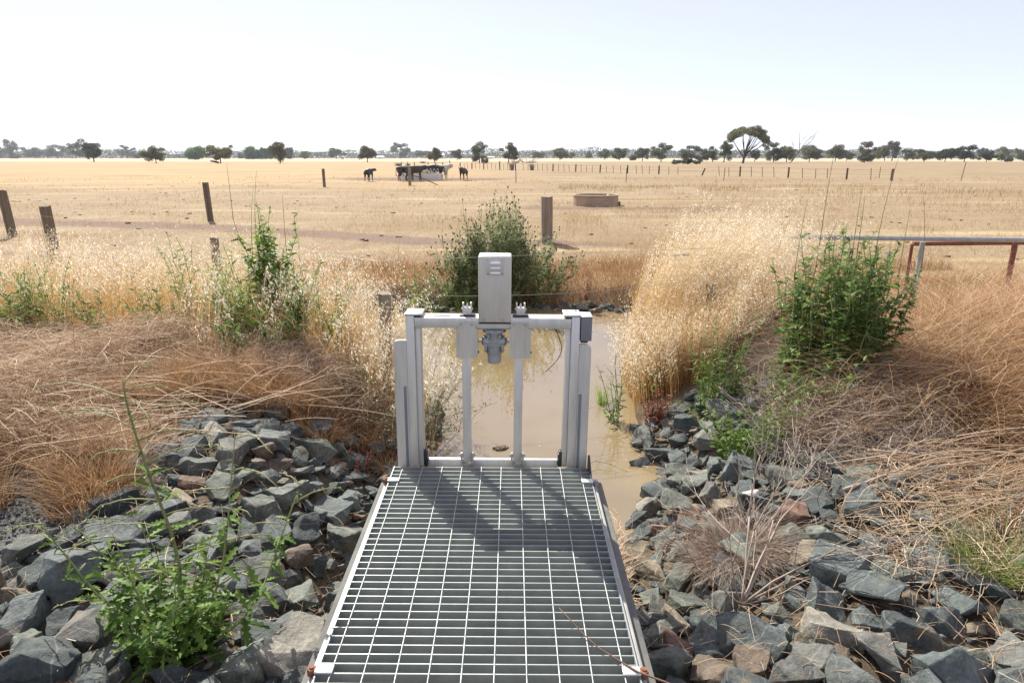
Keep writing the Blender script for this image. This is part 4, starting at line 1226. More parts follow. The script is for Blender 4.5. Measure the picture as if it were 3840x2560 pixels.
# --- straw stalks lying over the rocks on the right, and tangled dead twigs
g = Geo()
n = 260
PP = in_poly([(1.7, 2.55), (2.5, 2.5), (3.3, 2.7), (3.2, 3.35), (2.3, 3.45), (1.9, 3.1)], n)
R0 = roots(PP, 0.16); az = rng.normal(0.28, 0.22, n) + PI * (rng.random(n) < 0.3)
P = lying(R0, U(0.25, 0.8, n), az, U(0, 0.05, n), U(-0.02, 0.05, n), 6, rng.normal(0.25, 0.3, n), U(-0.05, 0.07, n))
g.tubes(P, taper(U(0.0012, 0.0036, n), 6, 0.6), 4, U(0.35, 0.95, n))
n = 4500
PP = in_poly([(1.5, 2.3), (3.9, 1.9), (4.4, 3.6), (2.4, 3.8), (1.9, 3.2)], n)
R0 = roots(PP, 0.02); az = U(0, 2 * PI, n)
P = lying(R0, U(0.08, 0.3, n), az, U(0, 0.08, n) + 0.06 * (rng.random(n) < 0.4), U(0, 0.04, n), 4, rng.normal(0, 0.6, n))
g.strands(P, taper(U(0.002, 0.004, n), 4, 0.6), unit(np.stack([-np.sin(az), np.cos(az), rng.normal(0, 0.5, n)], 1)), U(0.3, 1, n))
n = 700
PP = np.concatenate([in_poly([(0.42, 3.0), (0.55, 3.0), (0.66, 3.6), (0.52, 3.5)], 350), in_poly([(0.46, 2.6), (0.56, 2.6), (0.62, 3.3), (0.5, 3.2)], 350)])
R0 = roots(PP, 0.03); az = rng.normal(1.6, 1.0, n)
P = lying(R0, U(0.08, 0.28, n), az, U(0, 0.08, n), U(0, 0.06, n), 4, rng.normal(0, 0.9, n))
g.strands(P, taper(U(0.002, 0.004, n), 4, 0.6), unit(np.stack([-np.sin(az), np.cos(az), rng.normal(0, 0.5, n)], 1)), U(0.3, 1, n))
for poly_, n_ in ((LZ, 1500), (RZ, 4200)):
    PP = in_poly(poly_, n_); PP = PP[(np.abs(PP[:, 0] + 0.105) > 0.56) | (PP[:, 1] > 3.1)]; n_ = len(PP)
    keepl = vnoise(PP[:, 0] * 2.2, PP[:, 1] * 2.2, 81) > 0.42; PP = PP[keepl]; n_ = len(PP)
    az = U(0, 2 * PI, n_)
    P = lying(roots(PP, 0.0), U(0.03, 0.16, n_), az, U(0.0, 0.10, n_), U(0, 0.02, n_), 4, rng.normal(0, 0.7, n_), rng.normal(0, 0.02, n_))
    g.strands(P, taper(U(0.0016, 0.0032, n_), 4, 0.6), unit(np.stack([-np.sin(az), np.cos(az), rng.normal(0, 0.5, n_)], 1)), U(0.15, 0.9, n_))
s2 = g.build('loose_straw', M['straw']); tag(s2, 'loose dry stalks strewn over the rocks at the right', 'straw', kind='stuff')
g = Geo()
n = 2600
PP = in_poly([(1.75, 3.3), (2.4, 3.2), (2.7, 3.7), (2.6, 4.4), (2.2, 5.0), (1.8, 4.6), (1.65, 3.9)], n)
R0 = roots(PP, 0.02); az = U(0, 2 * PI, n)
zz = U(0.0, 0.28, n) * sstep(3.2, 4.0, PP[:, 1]) + U(0, 0.08, n)
P = lying(R0, U(0.08, 0.34, n), az, zz, U(-0.03, 0.05, n), 6, rng.normal(0, 2.2, n), U(-0.08, 0.14, n))
g.tubes(P, taper(U(0.0012, 0.0024, n), 6, 0.5), 3, U(0.2, 1.0, n))
n = 900
PP = np.concatenate([in_poly([(-1.9, 4.55), (-1.1, 4.4), (-0.9, 4.75), (-1.5, 5.2), (-2.0, 5.2)], 600), in_poly([(1.7, 5.0), (2.4, 4.9), (2.5, 5.7), (1.9, 5.9)], 300)])
R0 = roots(PP, 0.02); az = U(0, 2 * PI, n)
P = lying(R0, U(0.08, 0.3, n), az, U(0.02, 0.34, n), U(-0.03, 0.06, n), 6, rng.normal(0, 2.2, n), U(-0.08, 0.16, n))
g.tubes(P, taper(U(0.0012, 0.0022, n), 6, 0.5), 3, U(0.2, 1.0, n))
tw = g.build('dead_twigs', M['twigs']); tag(tw, 'grey tangle of wiry dead weed twigs on the banks', 'twigs', kind='stuff')

# --- dry grass fringe on the far bank and stubble out in the paddock
g = Geo()
FB = [(-3.5, 9.85), (-1.0, 10.1), (1.4, 10.0), (2.6, 9.6), (4.5, 9.6), (8, 9.5), (8, 12.2), (2.5, 12.4), (-3.5, 12.0), (-9, 11.2), (-9, 9.4), (-3.8, 9.3)]
n = 34000
PP = in_poly(FB, n); dn = vnoise(PP[:, 0] * 1.4, PP[:, 1] * 1.4, 51)
keep = dn > 0.25; PP = PP[keep]; dn = dn[keep]; n = len(PP)
R0 = roots(PP); h = U(0.16, 0.52, n) * (0.5 + 0.8 * dn)
azm = np.where(PP[:, 1] < 11.0, rng.normal(-PI / 2, 0.8, n), U(0, 2 * PI, n))
P = blades(R0, h, azm, U(0.2, 0.9, n), U(0.1, 0.7, n), 5)
g.strands(P, taper(U(0.004, 0.008, n), 5), hside(U(0, PI, n)), np.clip(U(0.1, 0.9, n)[:, None] + np.linspace(-0.15, 0.15, 5)[None], 0, 1))
fb = g.build('bank_grass', M['brown']); tag(fb, 'dry brown grass hanging over the far bank of the channel', 'grass', kind='stuff')
g = Geo()


def stubble(n, y0, y1, hmin, hmax, wid, thr, seed, sc):
    y = y0 * (y1 / y0) ** rng.random(n)
    x = U(-0.9, 0.9, n) * y
    d = fbm(x * sc * 0.5, y * sc, seed)
    k = d > thr
    x, y, d = x[k], y[k], d[k]
    R_ = roots(np.stack([x, y], 1)); m = len(x)
    h_ = U(hmin, hmax, m) * (0.5 + d)
    P_ = blades(R_, h_, U(0, 2 * PI, m), U(0.1, 0.9, m), U(0, 0.3, m), 3)
    g.strands(P_, taper(wid * y / 12 * U(0.7, 1.3, m), 3, 0.4), hside(U(0, PI, m)), np.clip(U(0, 1, m) * 0.8 + 0.1, 0, 1))


stubble(30000, 11, 30, 0.05, 0.16, 0.006, 0.50, 61, 0.9)
stubble(24000, 11, 26, 0.03, 0.08, 0.006, 0.30, 66, 2.0)
stubble(14000, 24, 70, 0.08, 0.22, 0.007, 0.52, 63, 0.35)
# clumps of standing dry stalks
for (x0, x1, y0, y1, m) in ((1.5, 12, 17, 26, 2600), (8, 30, 27, 48, 5200), (-3, 2, 17, 24, 700), (3, 16, 40, 47, 2400), (2.5, 9, 12, 15, 1500)):
    x = U(x0, x1, m); y = U(y0, y1, m); k = vnoise(x * 0.9, y * 0.9, 71) > 0.45; x, y = x[k], y[k]
    R_ = roots(np.stack([x, y], 1)); mm = len(x); h_ = U(0.12, 0.38, mm)
    P_ = blades(R_, h_, U(0, 2 * PI, mm), U(0.05, 0.5, mm), U(0, 0.2, mm), 3)
    g.strands(P_, taper(0.005 * y / 12, 3, 0.4), hside(U(0, PI, mm)), U(0.0, 0.7, mm))
sf = g.build('field_stubble', M['stubble']); tag(sf, 'short dry stubble and stalks scattered over the paddock', 'stubble', kind='stuff')
# cow pats and clods
g = Geo()
for q in range(6):
    m = 40
    y = 12 * (70 / 12) ** rng.random(m); x = U(-0.8, 0.8, m) * y
    a = U(0, 2 * PI, m)
    Mx = frames(np.stack([np.cos(a), np.sin(a), 0 * a], 1)) * U(0.08, 0.26, m)[:, None, None]
    Mx[:, :, 2] *= 0.45
    g.inst(SMALL[q][0], [SMALL[q][1]], Mx, roots(np.stack([x, y], 1), 0.01), rng.random(m))
cl = g.build('clods', M['picket']); tag(cl, 'dark clods of earth and dung dotted over the paddock', 'clods', kind='stuff')

# ------------------------------------------------------------------ leafy plants
def leaf_template(xs, ws, droop=0.18, fold=0.06):
    V = []; F = []
    for x_, w_ in zip(xs, ws):
        zc_ = -droop * x_ * x_
        V += [(x_, -w_, zc_ + fold * w_ * 4), (x_, 0, zc_), (x_, w_, zc_ + fold * w_ * 4)]
    for i in range(len(xs) - 1):
        a = i * 3
        F += [(a, a + 3, a + 4, a + 1), (a + 1, a + 4, a + 5, a + 2)]
    return np.array(V, float), [np.array(F)]


LOBED = leaf_template([0, .14, .25, .34, .46, .56, .68, .78, .9, 1], [.02, .05, .20, .07, .23, .08, .20, .07, .12, 0.0])
LANCE = leaf_template([0, .3, .65, 1], [.02, .11, .09, 0.0], 0.15)
SPINY = leaf_template([0, .18, .28, .42, .52, .68, .78, 1], [.015, .11, .03, .10, .03, .08, .02, 0.0], 0.1)


def stem_paths(x, y, n, hmin, hmax, lean, brad, K=8, wob=0.03, z0=None, azb=None, azs=0.6):
    a = U(0, 2 * PI, n); r_ = brad * np.sqrt(rng.random(n))
    px, py = x + np.cos(a) * r_, y + np.sin(a) * r_
    base = np.stack([px, py, (ground_z(px, py) if z0 is None else np.full(n, z0)) - 0.02], 1)
    h = U(hmin, hmax, n); az = a + rng.normal(0, 0.5, n)
    if azb is not None: az = rng.normal(azb, azs, n)
    P = blades(base, h, az, U(lean[0], lean[1], n), U(0, 0.08, n), K)
    w_ = np.cumsum(rng.normal(0, wob, (n, K, 3)), 1) * h[:, None, None] * np.linspace(0, 1, K)[None, :, None]
    w_[:, :, 2] *= 0.3
    return P + w_


def along(P, t):
    """points and directions at parameters t (N,n) of paths P (N,K,3)"""
    K = P.shape[1]
    f = np.clip(t, 0, 0.9999) * (K - 1); i = f.astype(int); u_ = (f - i)[..., None]
    r_ = np.arange(len(P))[:, None]
    return P[r_, i] * (1 - u_) + P[r_, i + 1] * u_, unit(P[r_, i + 1] - P[r_, i])


def leaves_on(geo, P, n, t0, t1, l0, l1, tmpl, el=(0.9, -0.3), width=1.0, tl=(0, 1), pw=1.0):
    t = t0 + (t1 - t0) * rng.random((len(P), n)) ** pw
    pos, d = along(P, t)
    pos = pos.reshape(-1, 3); t = t.reshape(-1)
    az = U(0, 2 * PI, len(pos)); e = U(el[1], el[0], len(pos))
    dr = np.stack([np.cos(az) * np.cos(e), np.sin(az) * np.cos(e), np.sin(e)], 1)
    k = (t - t0) / (t1 - t0)
    L_ = (l0 + (l1 - l0) * k) * U(0.65, 1.25, len(pos))
    Mx = frames(dr, rng.normal(0, 0.4, len(pos))) * L_[:, None, None]
    Mx[:, :, 1] *= width
    geo.inst(tmpl[0], tmpl[1], Mx, pos, np.clip(U(tl[0], tl[1], len(pos)), 0, 1))
    return pos


def weed(name, label, cat, x, y, n, hmin, hmax, lean, brad, leaf, mat, stem_r=0.004, group=None, bare=0, z0=None, azb=None):
    """leaf: list of (count per stem, t0, t1, len0, len1, template, width)"""
    root = thing(name, label, cat, (x, y, gz(x, y) if z0 is None else z0), group=group)
    P = stem_paths(x, y, n, hmin, hmax, lean, brad, z0=z0, azb=azb)
    gst = Geo(); gst.tubes(P, taper(np.full(n, stem_r), 8, 0.35), 5, U(0.1, 0.8, n))
    gl = Geo()
    for (c, t0, t1, l0, l1, tm, wd) in leaf: leaves_on(gl, P, c, t0, t1, l0, l1, tm, width=wd)
    if bare:                                                        # long thin bare flower spikes above the leaves
        tips = P[:bare, -1]
        Q = blades(tips, U(0.3, 0.55, bare) * hmax, U(0, 2 * PI, bare), U(0.02, 0.15, bare), U(0, 0.05, bare), 6)
        gst.tubes(Q, taper(np.full(bare, stem_r * 0.5), 6, 0.4), 4, U(0.2, 0.6, bare))
        leaves_on(gl, Q, 9, 0.0, 0.9, 0.02, 0.012, LANCE, el=(1.3, 0.6))
    for gg, nm, mm in ((gst, 'stem', M['stem']), (gl, 'foliage', mat)):
        o = gg.build(nm, mm, root); o.location = -Vector(root.location)
    return root


def gp(dx, dy, z=-0.25):
    """ground spot seen at a place of the photograph, on the built ground"""
    for _ in range(4):
        x, y = at(dx, dy, z); z = gz(x, y)
    return x, y


# left: prickly lettuces among the oats
x, y = -2.28, 6.2
weed('lettuce_plant', 'tallest bright green prickly lettuce spire standing in the oats left of the gate', 'weed', x, y, 15, 0.85, 1.32, (0.0, 0.08), 0.13,
     [(46, 0.05, 0.85, 0.17, 0.09, LOBED, 0.9), (46, 0.5, 1.0, 0.10, 0.045, LANCE, 1.5)], M['green_lime'], 0.006, 'prickly lettuces', bare=4)
weed('lettuce_plant', 'leafy green lettuce just right of the tallest spire, with one thin flower stalk', 'weed', -2.02, 6.35, 9, 0.55, 0.98, (0.02, 0.22), 0.15,
     [(30, 0.05, 0.9, 0.15, 0.05, LOBED, 0.8)], M['green_lime'], 0.005, 'prickly lettuces', bare=2)
weed('lettuce_plant', 'bushy yellow green lettuce left of the tallest spire', 'weed', -2.72, 6.1, 10, 0.5, 0.92, (0.05, 0.3), 0.18,
     [(30, 0.05, 0.95, 0.15, 0.05, LOBED, 0.8)], M['green_lime'], 0.005, 'prickly lettuces')
weed('lettuce_plant', 'tall thin green lettuce by the leaning fence post at far left', 'weed', -5.25, 7.0, 4, 0.7, 1.1, (0.02, 0.18), 0.1,
     [(26, 0.05, 0.75, 0.15, 0.06, LOBED, 0.8), (26, 0.5, 1.0, 0.07, 0.03, LANCE, 1.0)], M['green'], 0.005, 'prickly lettuces', bare=1)
weed('lettuce_plant', 'low dark green weed at the back of the flattened straw, left of the spire', 'weed', -3.18, 5.75, 13, 0.35, 0.62, (0.1, 0.5), 0.16,
     [(26, 0.05, 1.0, 0.11, 0.05, LOBED, 0.8)], M['green'], 0.004, 'low weeds at the straw edge')
weed('lettuce_plant', 'low green weed clump at the straw edge near the left side', 'weed', -4.42, 5.95, 14, 0.35, 0.62, (0.1, 0.5), 0.24,
     [(26, 0.05, 1.0, 0.12, 0.05, LOBED, 0.8)], M['green'], 0.004, 'low weeds at the straw edge')
weed('lettuce_plant', 'narrow green weed between the two low clumps at the straw edge', 'weed', -3.79, 5.80, 9, 0.35, 0.62, (0.05, 0.3), 0.1,
     [(24, 0.05, 1.0, 0.10, 0.05, LOBED, 0.8)], M['green'], 0.004, 'low weeds at the straw edge')
weed('lettuce_plant', 'small green weed at the straw edge touching the left border', 'weed', -4.54, 5.70, 10, 0.35, 0.62, (0.1, 0.4), 0.14,
     [(24, 0.05, 1.0, 0.11, 0.05, LOBED, 0.8)], M['green'], 0.004, 'low weeds at the straw edge')
weed('lettuce_plant', 'mid height green lettuce rising from the oats left of the low dark weed', 'weed', -3.75, 6.5, 5, 0.4, 0.75, (0.05, 0.25), 0.12,
     [(26, 0.05, 1.0, 0.12, 0.05, LOBED, 0.8)], M['green'], 0.004, 'prickly lettuces')
weed('lettuce_plant', 'reddish based green weed below the tallest spire', 'weed', -2.15, 5.3, 10, 0.35, 0.62, (0.1, 0.5), 0.22,
     [(26, 0.05, 1.0, 0.12, 0.05, LOBED, 0.8)], M['green'], 0.004, 'low weeds at the straw edge')
weed('lettuce_plant', 'thin green spire on the far bank left of the thistle bush', 'weed', -1.45, 9.6, 3, 0.8, 1.15, (0.01, 0.1), 0.06,
     [(30, 0.05, 0.8, 0.14, 0.05, LOBED, 0.8), (24, 0.6, 1.0, 0.06, 0.03, LANCE, 1.0)], M['green_lime'], 0.005, 'weeds on the far bank', bare=1)
weed('lettuce_plant', 'low yellow green weed at the left foot of the thistle bush', 'weed', -1.25, 9.55, 9, 0.25, 0.5, (0.2, 0.7), 0.3,
     [(22, 0.05, 1.0, 0.12, 0.06, LOBED, 0.8)], M['green_lime'], 0.004, 'weeds on the far bank')
for (dx, D_, n_, h_, lab_) in ((455, 6.7, 5, 0.62, 'slim green lettuce rising midway along the left oats'), (510, 6.4, 6, 0.5, 'short green lettuce beside the yellow green bushy one'),
                               (590, 6.0, 6, 0.62, 'green lettuce touching the left of the tallest spire'), (660, 5.6, 8, 0.6, 'dark leafy lettuce in front of the tallest spire'),
                               (760, 5.9, 4, 0.5, 'small green lettuce between the spire and the wooden fence post'), (130, 6.6, 5, 0.55, 'green lettuce above the left straw edge clump'),
                               (60, 6.4, 6, 0.5, 'green lettuce in the oats close to the left border')):
    weed('lettuce_plant', lab_, 'weed', (dx - 1176) * 1.6327 * ((D_ - 0.3) * CT + 1.8 * ST) / FPX, D_ - 0.3, n_ + 4, h_ * 1.1, h_ * 1.7, (0.02, 0.2), 0.12,
         [(34, 0.05, 1.0, 0.13, 0.045, LOBED, 0.8), (16, 0.4, 1.0, 0.07, 0.03, LANCE, 1.2)], M['green_lime'] if n_ != 8 else M['green'], 0.005, 'prickly lettuces')
# right: the big shrub and smaller weeds
weed('green_shrub', 'large bushy dark green weed between the wild oats and the pipe rails', 'shrub', 2.38, 4.62, 78, 0.70, 1.30, (0.0, 0.09), 0.34,
     [(44, 0.04, 0.97, 0.12, 0.06, LOBED, 0.9), (30, 0.25, 1.0, 0.085, 0.04, LANCE, 1.6)], M['green_dark'], 0.006, bare=7)
weed('leafy_weed', 'bright green upright weed growing out of the right bank rocks', 'weed', *gp(1640, 945), 20, 0.50, 0.88, (0.02, 0.22), 0.16,
     [(34, 0.05, 1.0, 0.11, 0.04, SPINY, 1.0)], M['green'], 0.004, 'weeds on the right bank')
weed('leafy_weed', 'low spreading grey green weed with yellowing leaves between right bank rocks', 'weed', *gp(1730, 1055), 54, 0.28, 0.62, (0.1, 0.7), 0.20,
     [(26, 0.05, 1.0, 0.07, 0.03, LANCE, 1.7)], M['green'], 0.0025, 'weeds on the right bank')
weed('leafy_weed', 'pale weed at the foot of the large green shrub', 'weed', *gp(1850, 930), 14, 0.22, 0.5, (0.1, 0.7), 0.22,
     [(20, 0.1, 1.0, 0.09, 0.04, LOBED, 0.9)], M['green'], 0.003, 'weeds on the right bank')
weed('leafy_weed', 'dark green leafy weed trailing down the bank below the large shrub', 'weed', 2.08, 4.30, 22, 0.3, 0.7, (0.05, 0.35), 0.24,
     [(30, 0.05, 1.0, 0.10, 0.045, LOBED, 0.9)], M['green_dark'], 0.004, 'weeds on the right bank')
weed('leafy_weed', 'straggly low green weed right behind the upright weed on the right bank', 'weed', *gp(1755, 900), 14, 0.2, 0.5, (0.1, 0.8), 0.22,
     [(20, 0.1, 1.0, 0.07, 0.03, LANCE, 1.5)], M['thistle'], 0.0025, 'weeds on the right bank')
weed('leafy_weed', 'wiry green weed with thin stalks behind the grey pipe rail post', 'weed', 4.7, 7.6, 26, 0.35, 0.75, (0.2, 1.0), 0.6,
     [(16, 0.2, 1.0, 0.06, 0.03, LANCE, 1.2)], M['thistle'], 0.003, 'weeds on the right bank')
weed('leafy_weed', 'leafy pale green weed at the oat foot beside the water', 'weed', *gp(1500, 900), 10, 0.22, 0.45, (0.1, 0.5), 0.2,
     [(20, 0.1, 1.0, 0.08, 0.03, LANCE, 1.2)], M['green_lime'], 0.003, 'weeds on the right bank')
# young thistle in front of the water
x, y = 0.93, 5.45
r_ = weed('thistle_plant', 'young spiny blue green thistle standing by the water right of the gate', 'thistle', x, y, 7, 0.5, 0.82, (0.03, 0.25), 0.04,
          [(20, 0.05, 0.98, 0.13, 0.05, SPINY, 1.2)], M['thistle'], 0.005)
# reeds, dock, sedge
x, y = at(1383, 925, WATER)


def tuft(name, label, cat, x, y, n, hmin, hmax, rad, lean, wd, mat, z0=None, group=None, K=6, droop=(0.05, 0.35), tl=(0.1, 1)):
    root = thing(name, label, cat, (x, y, gz(x, y) if z0 is None else z0), group=group)
    a = U(0, 2 * PI, n); rr_ = rad * np.sqrt(rng.random(n))
    px, py = x + np.cos(a) * rr_, y + np.sin(a) * rr_
    R_ = np.stack([px, py, ground_z(px, py) if z0 is None else np.full(n, z0 - 0.02)], 1)
    P_ = blades(R_, U(hmin, hmax, n), a + rng.normal(0, 0.5, n), U(lean[0], lean[1], n), U(droop[0], droop[1], n), K, rng.normal(0, 0.3, n))
    gg = Geo(); gg.strands(P_, taper(U(wd[0], wd[1], n), K, 0.25), hside(U(0, PI, n)), np.clip(U(tl[0], tl[1], n)[:, None] + np.linspace(-0.1, 0.15, K)[None], 0, 1))
    o = gg.build('leaf_blades', M[mat], root); o.location = -Vector(root.location)
    return root


tuft('reed_tuft', 'small bright green reed tuft standing in the water right of the gate', 'reeds', x, y, 70, 0.12, 0.32, 0.055, (0.05, 0.5), (0.004, 0.007), 'green_lime', WATER)
x, y = gp(2265, 1340)
tuft('sedge_tussock', 'green sedge tussock with yellow tips at the right edge among rocks', 'sedge', x, y, 520, 0.14, 0.34, 0.10, (0.2, 1.1), (0.002, 0.004), 'sedge')
x, y = gp(2300, 1240)
tuft('dry_tussock', 'thin straw coloured seeding grass behind the green sedge', 'grass tussock', x, y, 150, 0.18, 0.36, 0.16, (0.3, 1.0), (0.002, 0.0035), 'oat', droop=(0.1, 0.5))
x, y = gp(1690, 1300)
root = tuft('dead_tussock', 'grey brown dead grass tuft sprawling over rocks right of the walkway', 'grass tussock', x, y, 2200, 0.12, 0.36, 0.17, (0.2, 1.2), (0.002, 0.004), 'deadtuft', droop=(0.2, 0.8))
x, y = gp(660, 960)
tuft('dry_tussock', 'orange brown dry grass tuft at the top of the left bank rocks', 'grass tussock', x, y, 420, 0.12, 0.34, 0.07, (0.05, 0.5), (0.002, 0.0035), 'brown', group='tufts on the left bank')
x, y = gp(845, 900)
tuft('dry_tussock', 'upright orange dry grass tuft between the left rocks and the gate post', 'grass tussock', x, y, 420, 0.18, 0.42, 0.09, (0.05, 0.4), (0.002, 0.0035), 'brown', group='tufts on the left bank')


def dock(label, x, y, n, h, group='red docks'):
    root = thing('dock_plant', label, 'dock', (x, y, gz(x, y)), group=group)
    P = stem_paths(x, y, n, h * 0.7, h, (0.02, 0.35), 0.06)
    gs_ = Geo(); gs_.tubes(P, taper(np.full(n, 0.003), 8, 0.4), 4, U(0, 1, n))
    gl = Geo(); leaves_on(gl, P, 60, 0.1, 1.0, 0.055, 0.02, LANCE, el=(1.0, -1.2), width=1.6)
    for gg, nm in ((gs_, 'stem'), (gl, 'foliage')):
        o = gg.build(nm, M['dock'], root); o.location = -Vector(root.location)


dock('dry red dock plant on the rocks right of the gate below the oats', *gp(1500, 985), 7, 0.42)
dock('withered red dock sprig between rocks left of the walkway top', *gp(820, 1075), 3, 0.2)
dock('reddish dock stalk hanging on the far bank rocks right of the control box', 1.15, 10.15, 4, 0.5)
dock('slim red flowered dock behind the thistle by the water', 1.4, 6.1, 4, 0.5)

# the leafy weed in the left foreground
x, y = -1.22, 1.98
root = thing('leafy_weed', 'tall green weed with lobed leaves and bare arching shoots in the left foreground', 'weed', (x, y, gz(x, y)))
zb = gz(x, y)
mains = np.array([[(0, 0, 0), (0.03, .02, .16), (0.04, .04, .32), (0.02, .05, .48), (-.03, .07, .66), (-.07, .09, .82), (-.09, .1, .94), (-.09, .1, 1.02)],
                  [(0.03, 0, 0), (0.09, .02, .12), (0.15, .05, .24), (0.18, .08, .36), (0.20, .1, .48), (0.21, .13, .60), (0.22, .16, .70), (0.23, .18, .80)],
                  [(-.03, 0, 0), (-.11, .02, .06), (-.2, .04, .13), (-.28, .05, .21), (-.34, .06, .30), (-.39, .07, .38), (-.44, .08, .45), (-.47, .09, .50)],
                  [(0.05, -.02, 0), (0.15, 0, .06), (0.25, .02, .14), (0.32, .06, .25), (0.36, .1, .36), (0.40, .14, .47), (0.43, .17, .55), (0.46, .2, .60)],
                  [(-.02, .03, 0), (-.08, .04, .1), (-.13, .06, .2), (-.18, .07, .27), (-.23, .08, .33), (-.28, .09, .38), (-.32, .1, .43), (-.35, .1, .46)],
                  [(0, -.02, 0), (0.0, -.04, .1), (-.03, -.06, .19), (-.05, -.07, .28), (-.06, -.08, .36), (-.07, -.08, .43), (-.08, -.09, .5), (-.09, -.09, .56)]], float)
mains += np.array([x, y, zb - 0.02])
gst = Geo(); gst.tubes(mains, taper(np.array([.0075, .005, .0055, .005, .004, .004]), 8, 0.35), 6, U(0.3, 0.8, 6))
gl = Geo()
leaves_on(gl, mains, 34, 0.0, 0.6, 0.125, 0.07, LOBED, el=(0.9, -0.4), width=0.8)
leaves_on(gl, mains, 16, 0.4, 0.95, 0.07, 0.03, LOBED, el=(0.7, -0.4), width=0.8)
skirt = stem_paths(x, y, 30, 0.14, 0.46, (0.15, 0.85), 0.11)
gst.tubes(skirt, taper(np.full(30, 0.003), 8, 0.4), 4, U(0.1, 0.6, 30))
leaves_on(gl, skirt, 17, 0.05, 1.0, 0.10, 0.05, LOBED, el=(0.9, -0.4), width=0.85)
nb_ = 46
mi = np.repeat([0, 1, 2, 3, 4, 5], [20, 9, 5, 6, 3, 3]); tt_ = np.concatenate([np.linspace(.25, .97, 20), np.linspace(.3, .97, 9), np.linspace(.4, .95, 5), np.linspace(.3, .95, 6), np.linspace(.4, .95, 3), np.linspace(.4, .95, 3)])
st_, _d = along(mains[mi], tt_[:, None]); st_ = st_[:, 0]
az = np.where(np.arange(nb_) % 2 == 0, 0.0, PI) + rng.normal(0, 0.55, nb_)
L_ = U(0.14, 0.34, nb_) * np.where(mi == 0, 1, 0.65)
t = np.linspace(0, 1, 9)[None]
bx = L_[:, None] * t; bz = L_[:, None] * (0.42 * t - U(0.25, 0.62, nb_)[:, None] * t ** 2.6)
Pb = st_[:, None, :] + np.stack([np.cos(az)[:, None] * bx, np.sin(az)[:, None] * bx, bz], 2) + np.cumsum(rng.normal(0, 0.0025, (nb_, 9, 3)), 1)
gst.tubes(Pb, taper(U(0.0022, 0.0034, nb_), 9, 0.7), 5, U(0.4, 1.0, nb_))
leaves_on(gst, Pb, 12, 0.25, 1.0, 0.014, 0.012, LANCE, el=(1.2, -0.5), width=1.5, tl=(0.3, 0.8))
for gg, nm, mm in ((gst, 'stem', M['stem']), (gl, 'foliage', M['green'])):
    o = gg.build(nm, mm, root); o.location = -Vector(root.location)


# ------------------------------------------------------------------ branching growth: twig bush, thistle bush, dead trees
def branching(base, d, L0, r0, depth, nch, spread, shrink, out, K=6, wob=0.06, up=0.0, level=0):
    d = np.array(d, float) / np.linalg.norm(d)
    P = [np.array(base, float)]
    for k in range(K - 1):
        d = d + rng.normal(0, wob, 3) + np.array([0, 0, up])
        d /= np.linalg.norm(d)
        P.append(P[-1] + d * L0 / (K - 1))
    out.append((np.array(P), np.linspace(r0, r0 * 0.62, K), level))
    if depth == 0: return
    n_ = max(1, int(round(nch + rng.normal(0, 0.5))))
    for c in range(n_):
        f = 1.0 if c == 0 else U(0.35, 0.95)
        i = min(int(f * (K - 1)), K - 1)
        nd = d + rng.normal(0, spread, 3) * (0.5 if c == 0 else 1.0)
        branching(P[i], nd, L0 * shrink * U(0.75, 1.2), r0 * (0.66 if c == 0 else 0.5), depth - 1, nch, spread, shrink, out, K, wob, up, level + 1)


def tubes_of(geo, out, sides=4, rmin=0.0008, tint=None):
    P = np.array([o[0] for o in out]); R = np.maximum(np.array([o[1] for o in out]), rmin)
    geo.tubes(P, R, sides, U(0.2, 0.9, len(P)) if tint is None else tint)


x, y = gp(1700, 1415)
root = thing('bare_bush', 'leafless pale twig bush spreading over the rocks right of the walkway', 'bush', (x, y, gz(x, y)))
out = []
zb = gz(x, y) + 0.10
for d, L0, r0 in (((0.45, 0.75, 0.8), 0.40, 0.0072), ((0.9, 0.35, 0.5), 0.42, 0.0058), ((0.75, 0.6, 0.6), 0.42, 0.0058), ((0.15, 0.6, 0.75), 0.32, 0.005), ((-0.25, 0.3, 0.7), 0.28, 0.005),
                  ((1.0, 0.2, 0.22), 0.45, 0.0055), ((-0.5, 0.15, 0.4), 0.24, 0.004), ((0.9, -0.1, 0.3), 0.30, 0.004), ((0.5, 0.7, 0.45), 0.42, 0.006)):
    branching((x, y, zb - 0.04), d, L0, r0, 4, 2.2, 0.42, 0.74, out, 6, 0.07, 0.0)
g = Geo(); tubes_of(g, out, 5, 0.0013, U(0.55, 0.72, len(out)))
o = g.build('branches', M['twigs'], root); o.location = -Vector(root.location)

# the thistle bush on the far bank
x, y = -0.30, 10.2
root = thing('thistle_bush', 'big branching thistle bush with green buds behind the control box', 'thistle bush', (x, y, gz(x, y)))
out = []
for k in range(64):
    a = U(0, 2 * PI); s_ = U(0.0, 0.75)
    bx_, by_ = x + rng.normal(0.03, 0.30), y + rng.normal(0, 0.16)
    branching((bx_, by_, gz(bx_, by_) - 0.02), (math.cos(a) * s_, math.sin(a) * s_ * 0.7, 1.0), U(0.38, 0.62) * (1.15 - 0.35 * s_) * (1.15 if abs(bx_ - x - 0.05) < 0.25 else 0.82), 0.006, 3, 2.5, 0.34, 0.66, out, 5, 0.05, 0.05)
for k in range(34):                                                  # lower growth reaching to both sides
    a = rng.choice([0.0, PI]) + rng.normal(0, 0.4)
    bx_, by_ = x + U(-0.8, 0.85), y + rng.normal(0, 0.15)
    branching((bx_, by_, gz(bx_, by_) - 0.02), (math.cos(a) * 0.6, -0.15, 0.8), U(0.30, 0.48), 0.005, 3, 2.4, 0.4, 0.66, out, 5, 0.05, 0.05)
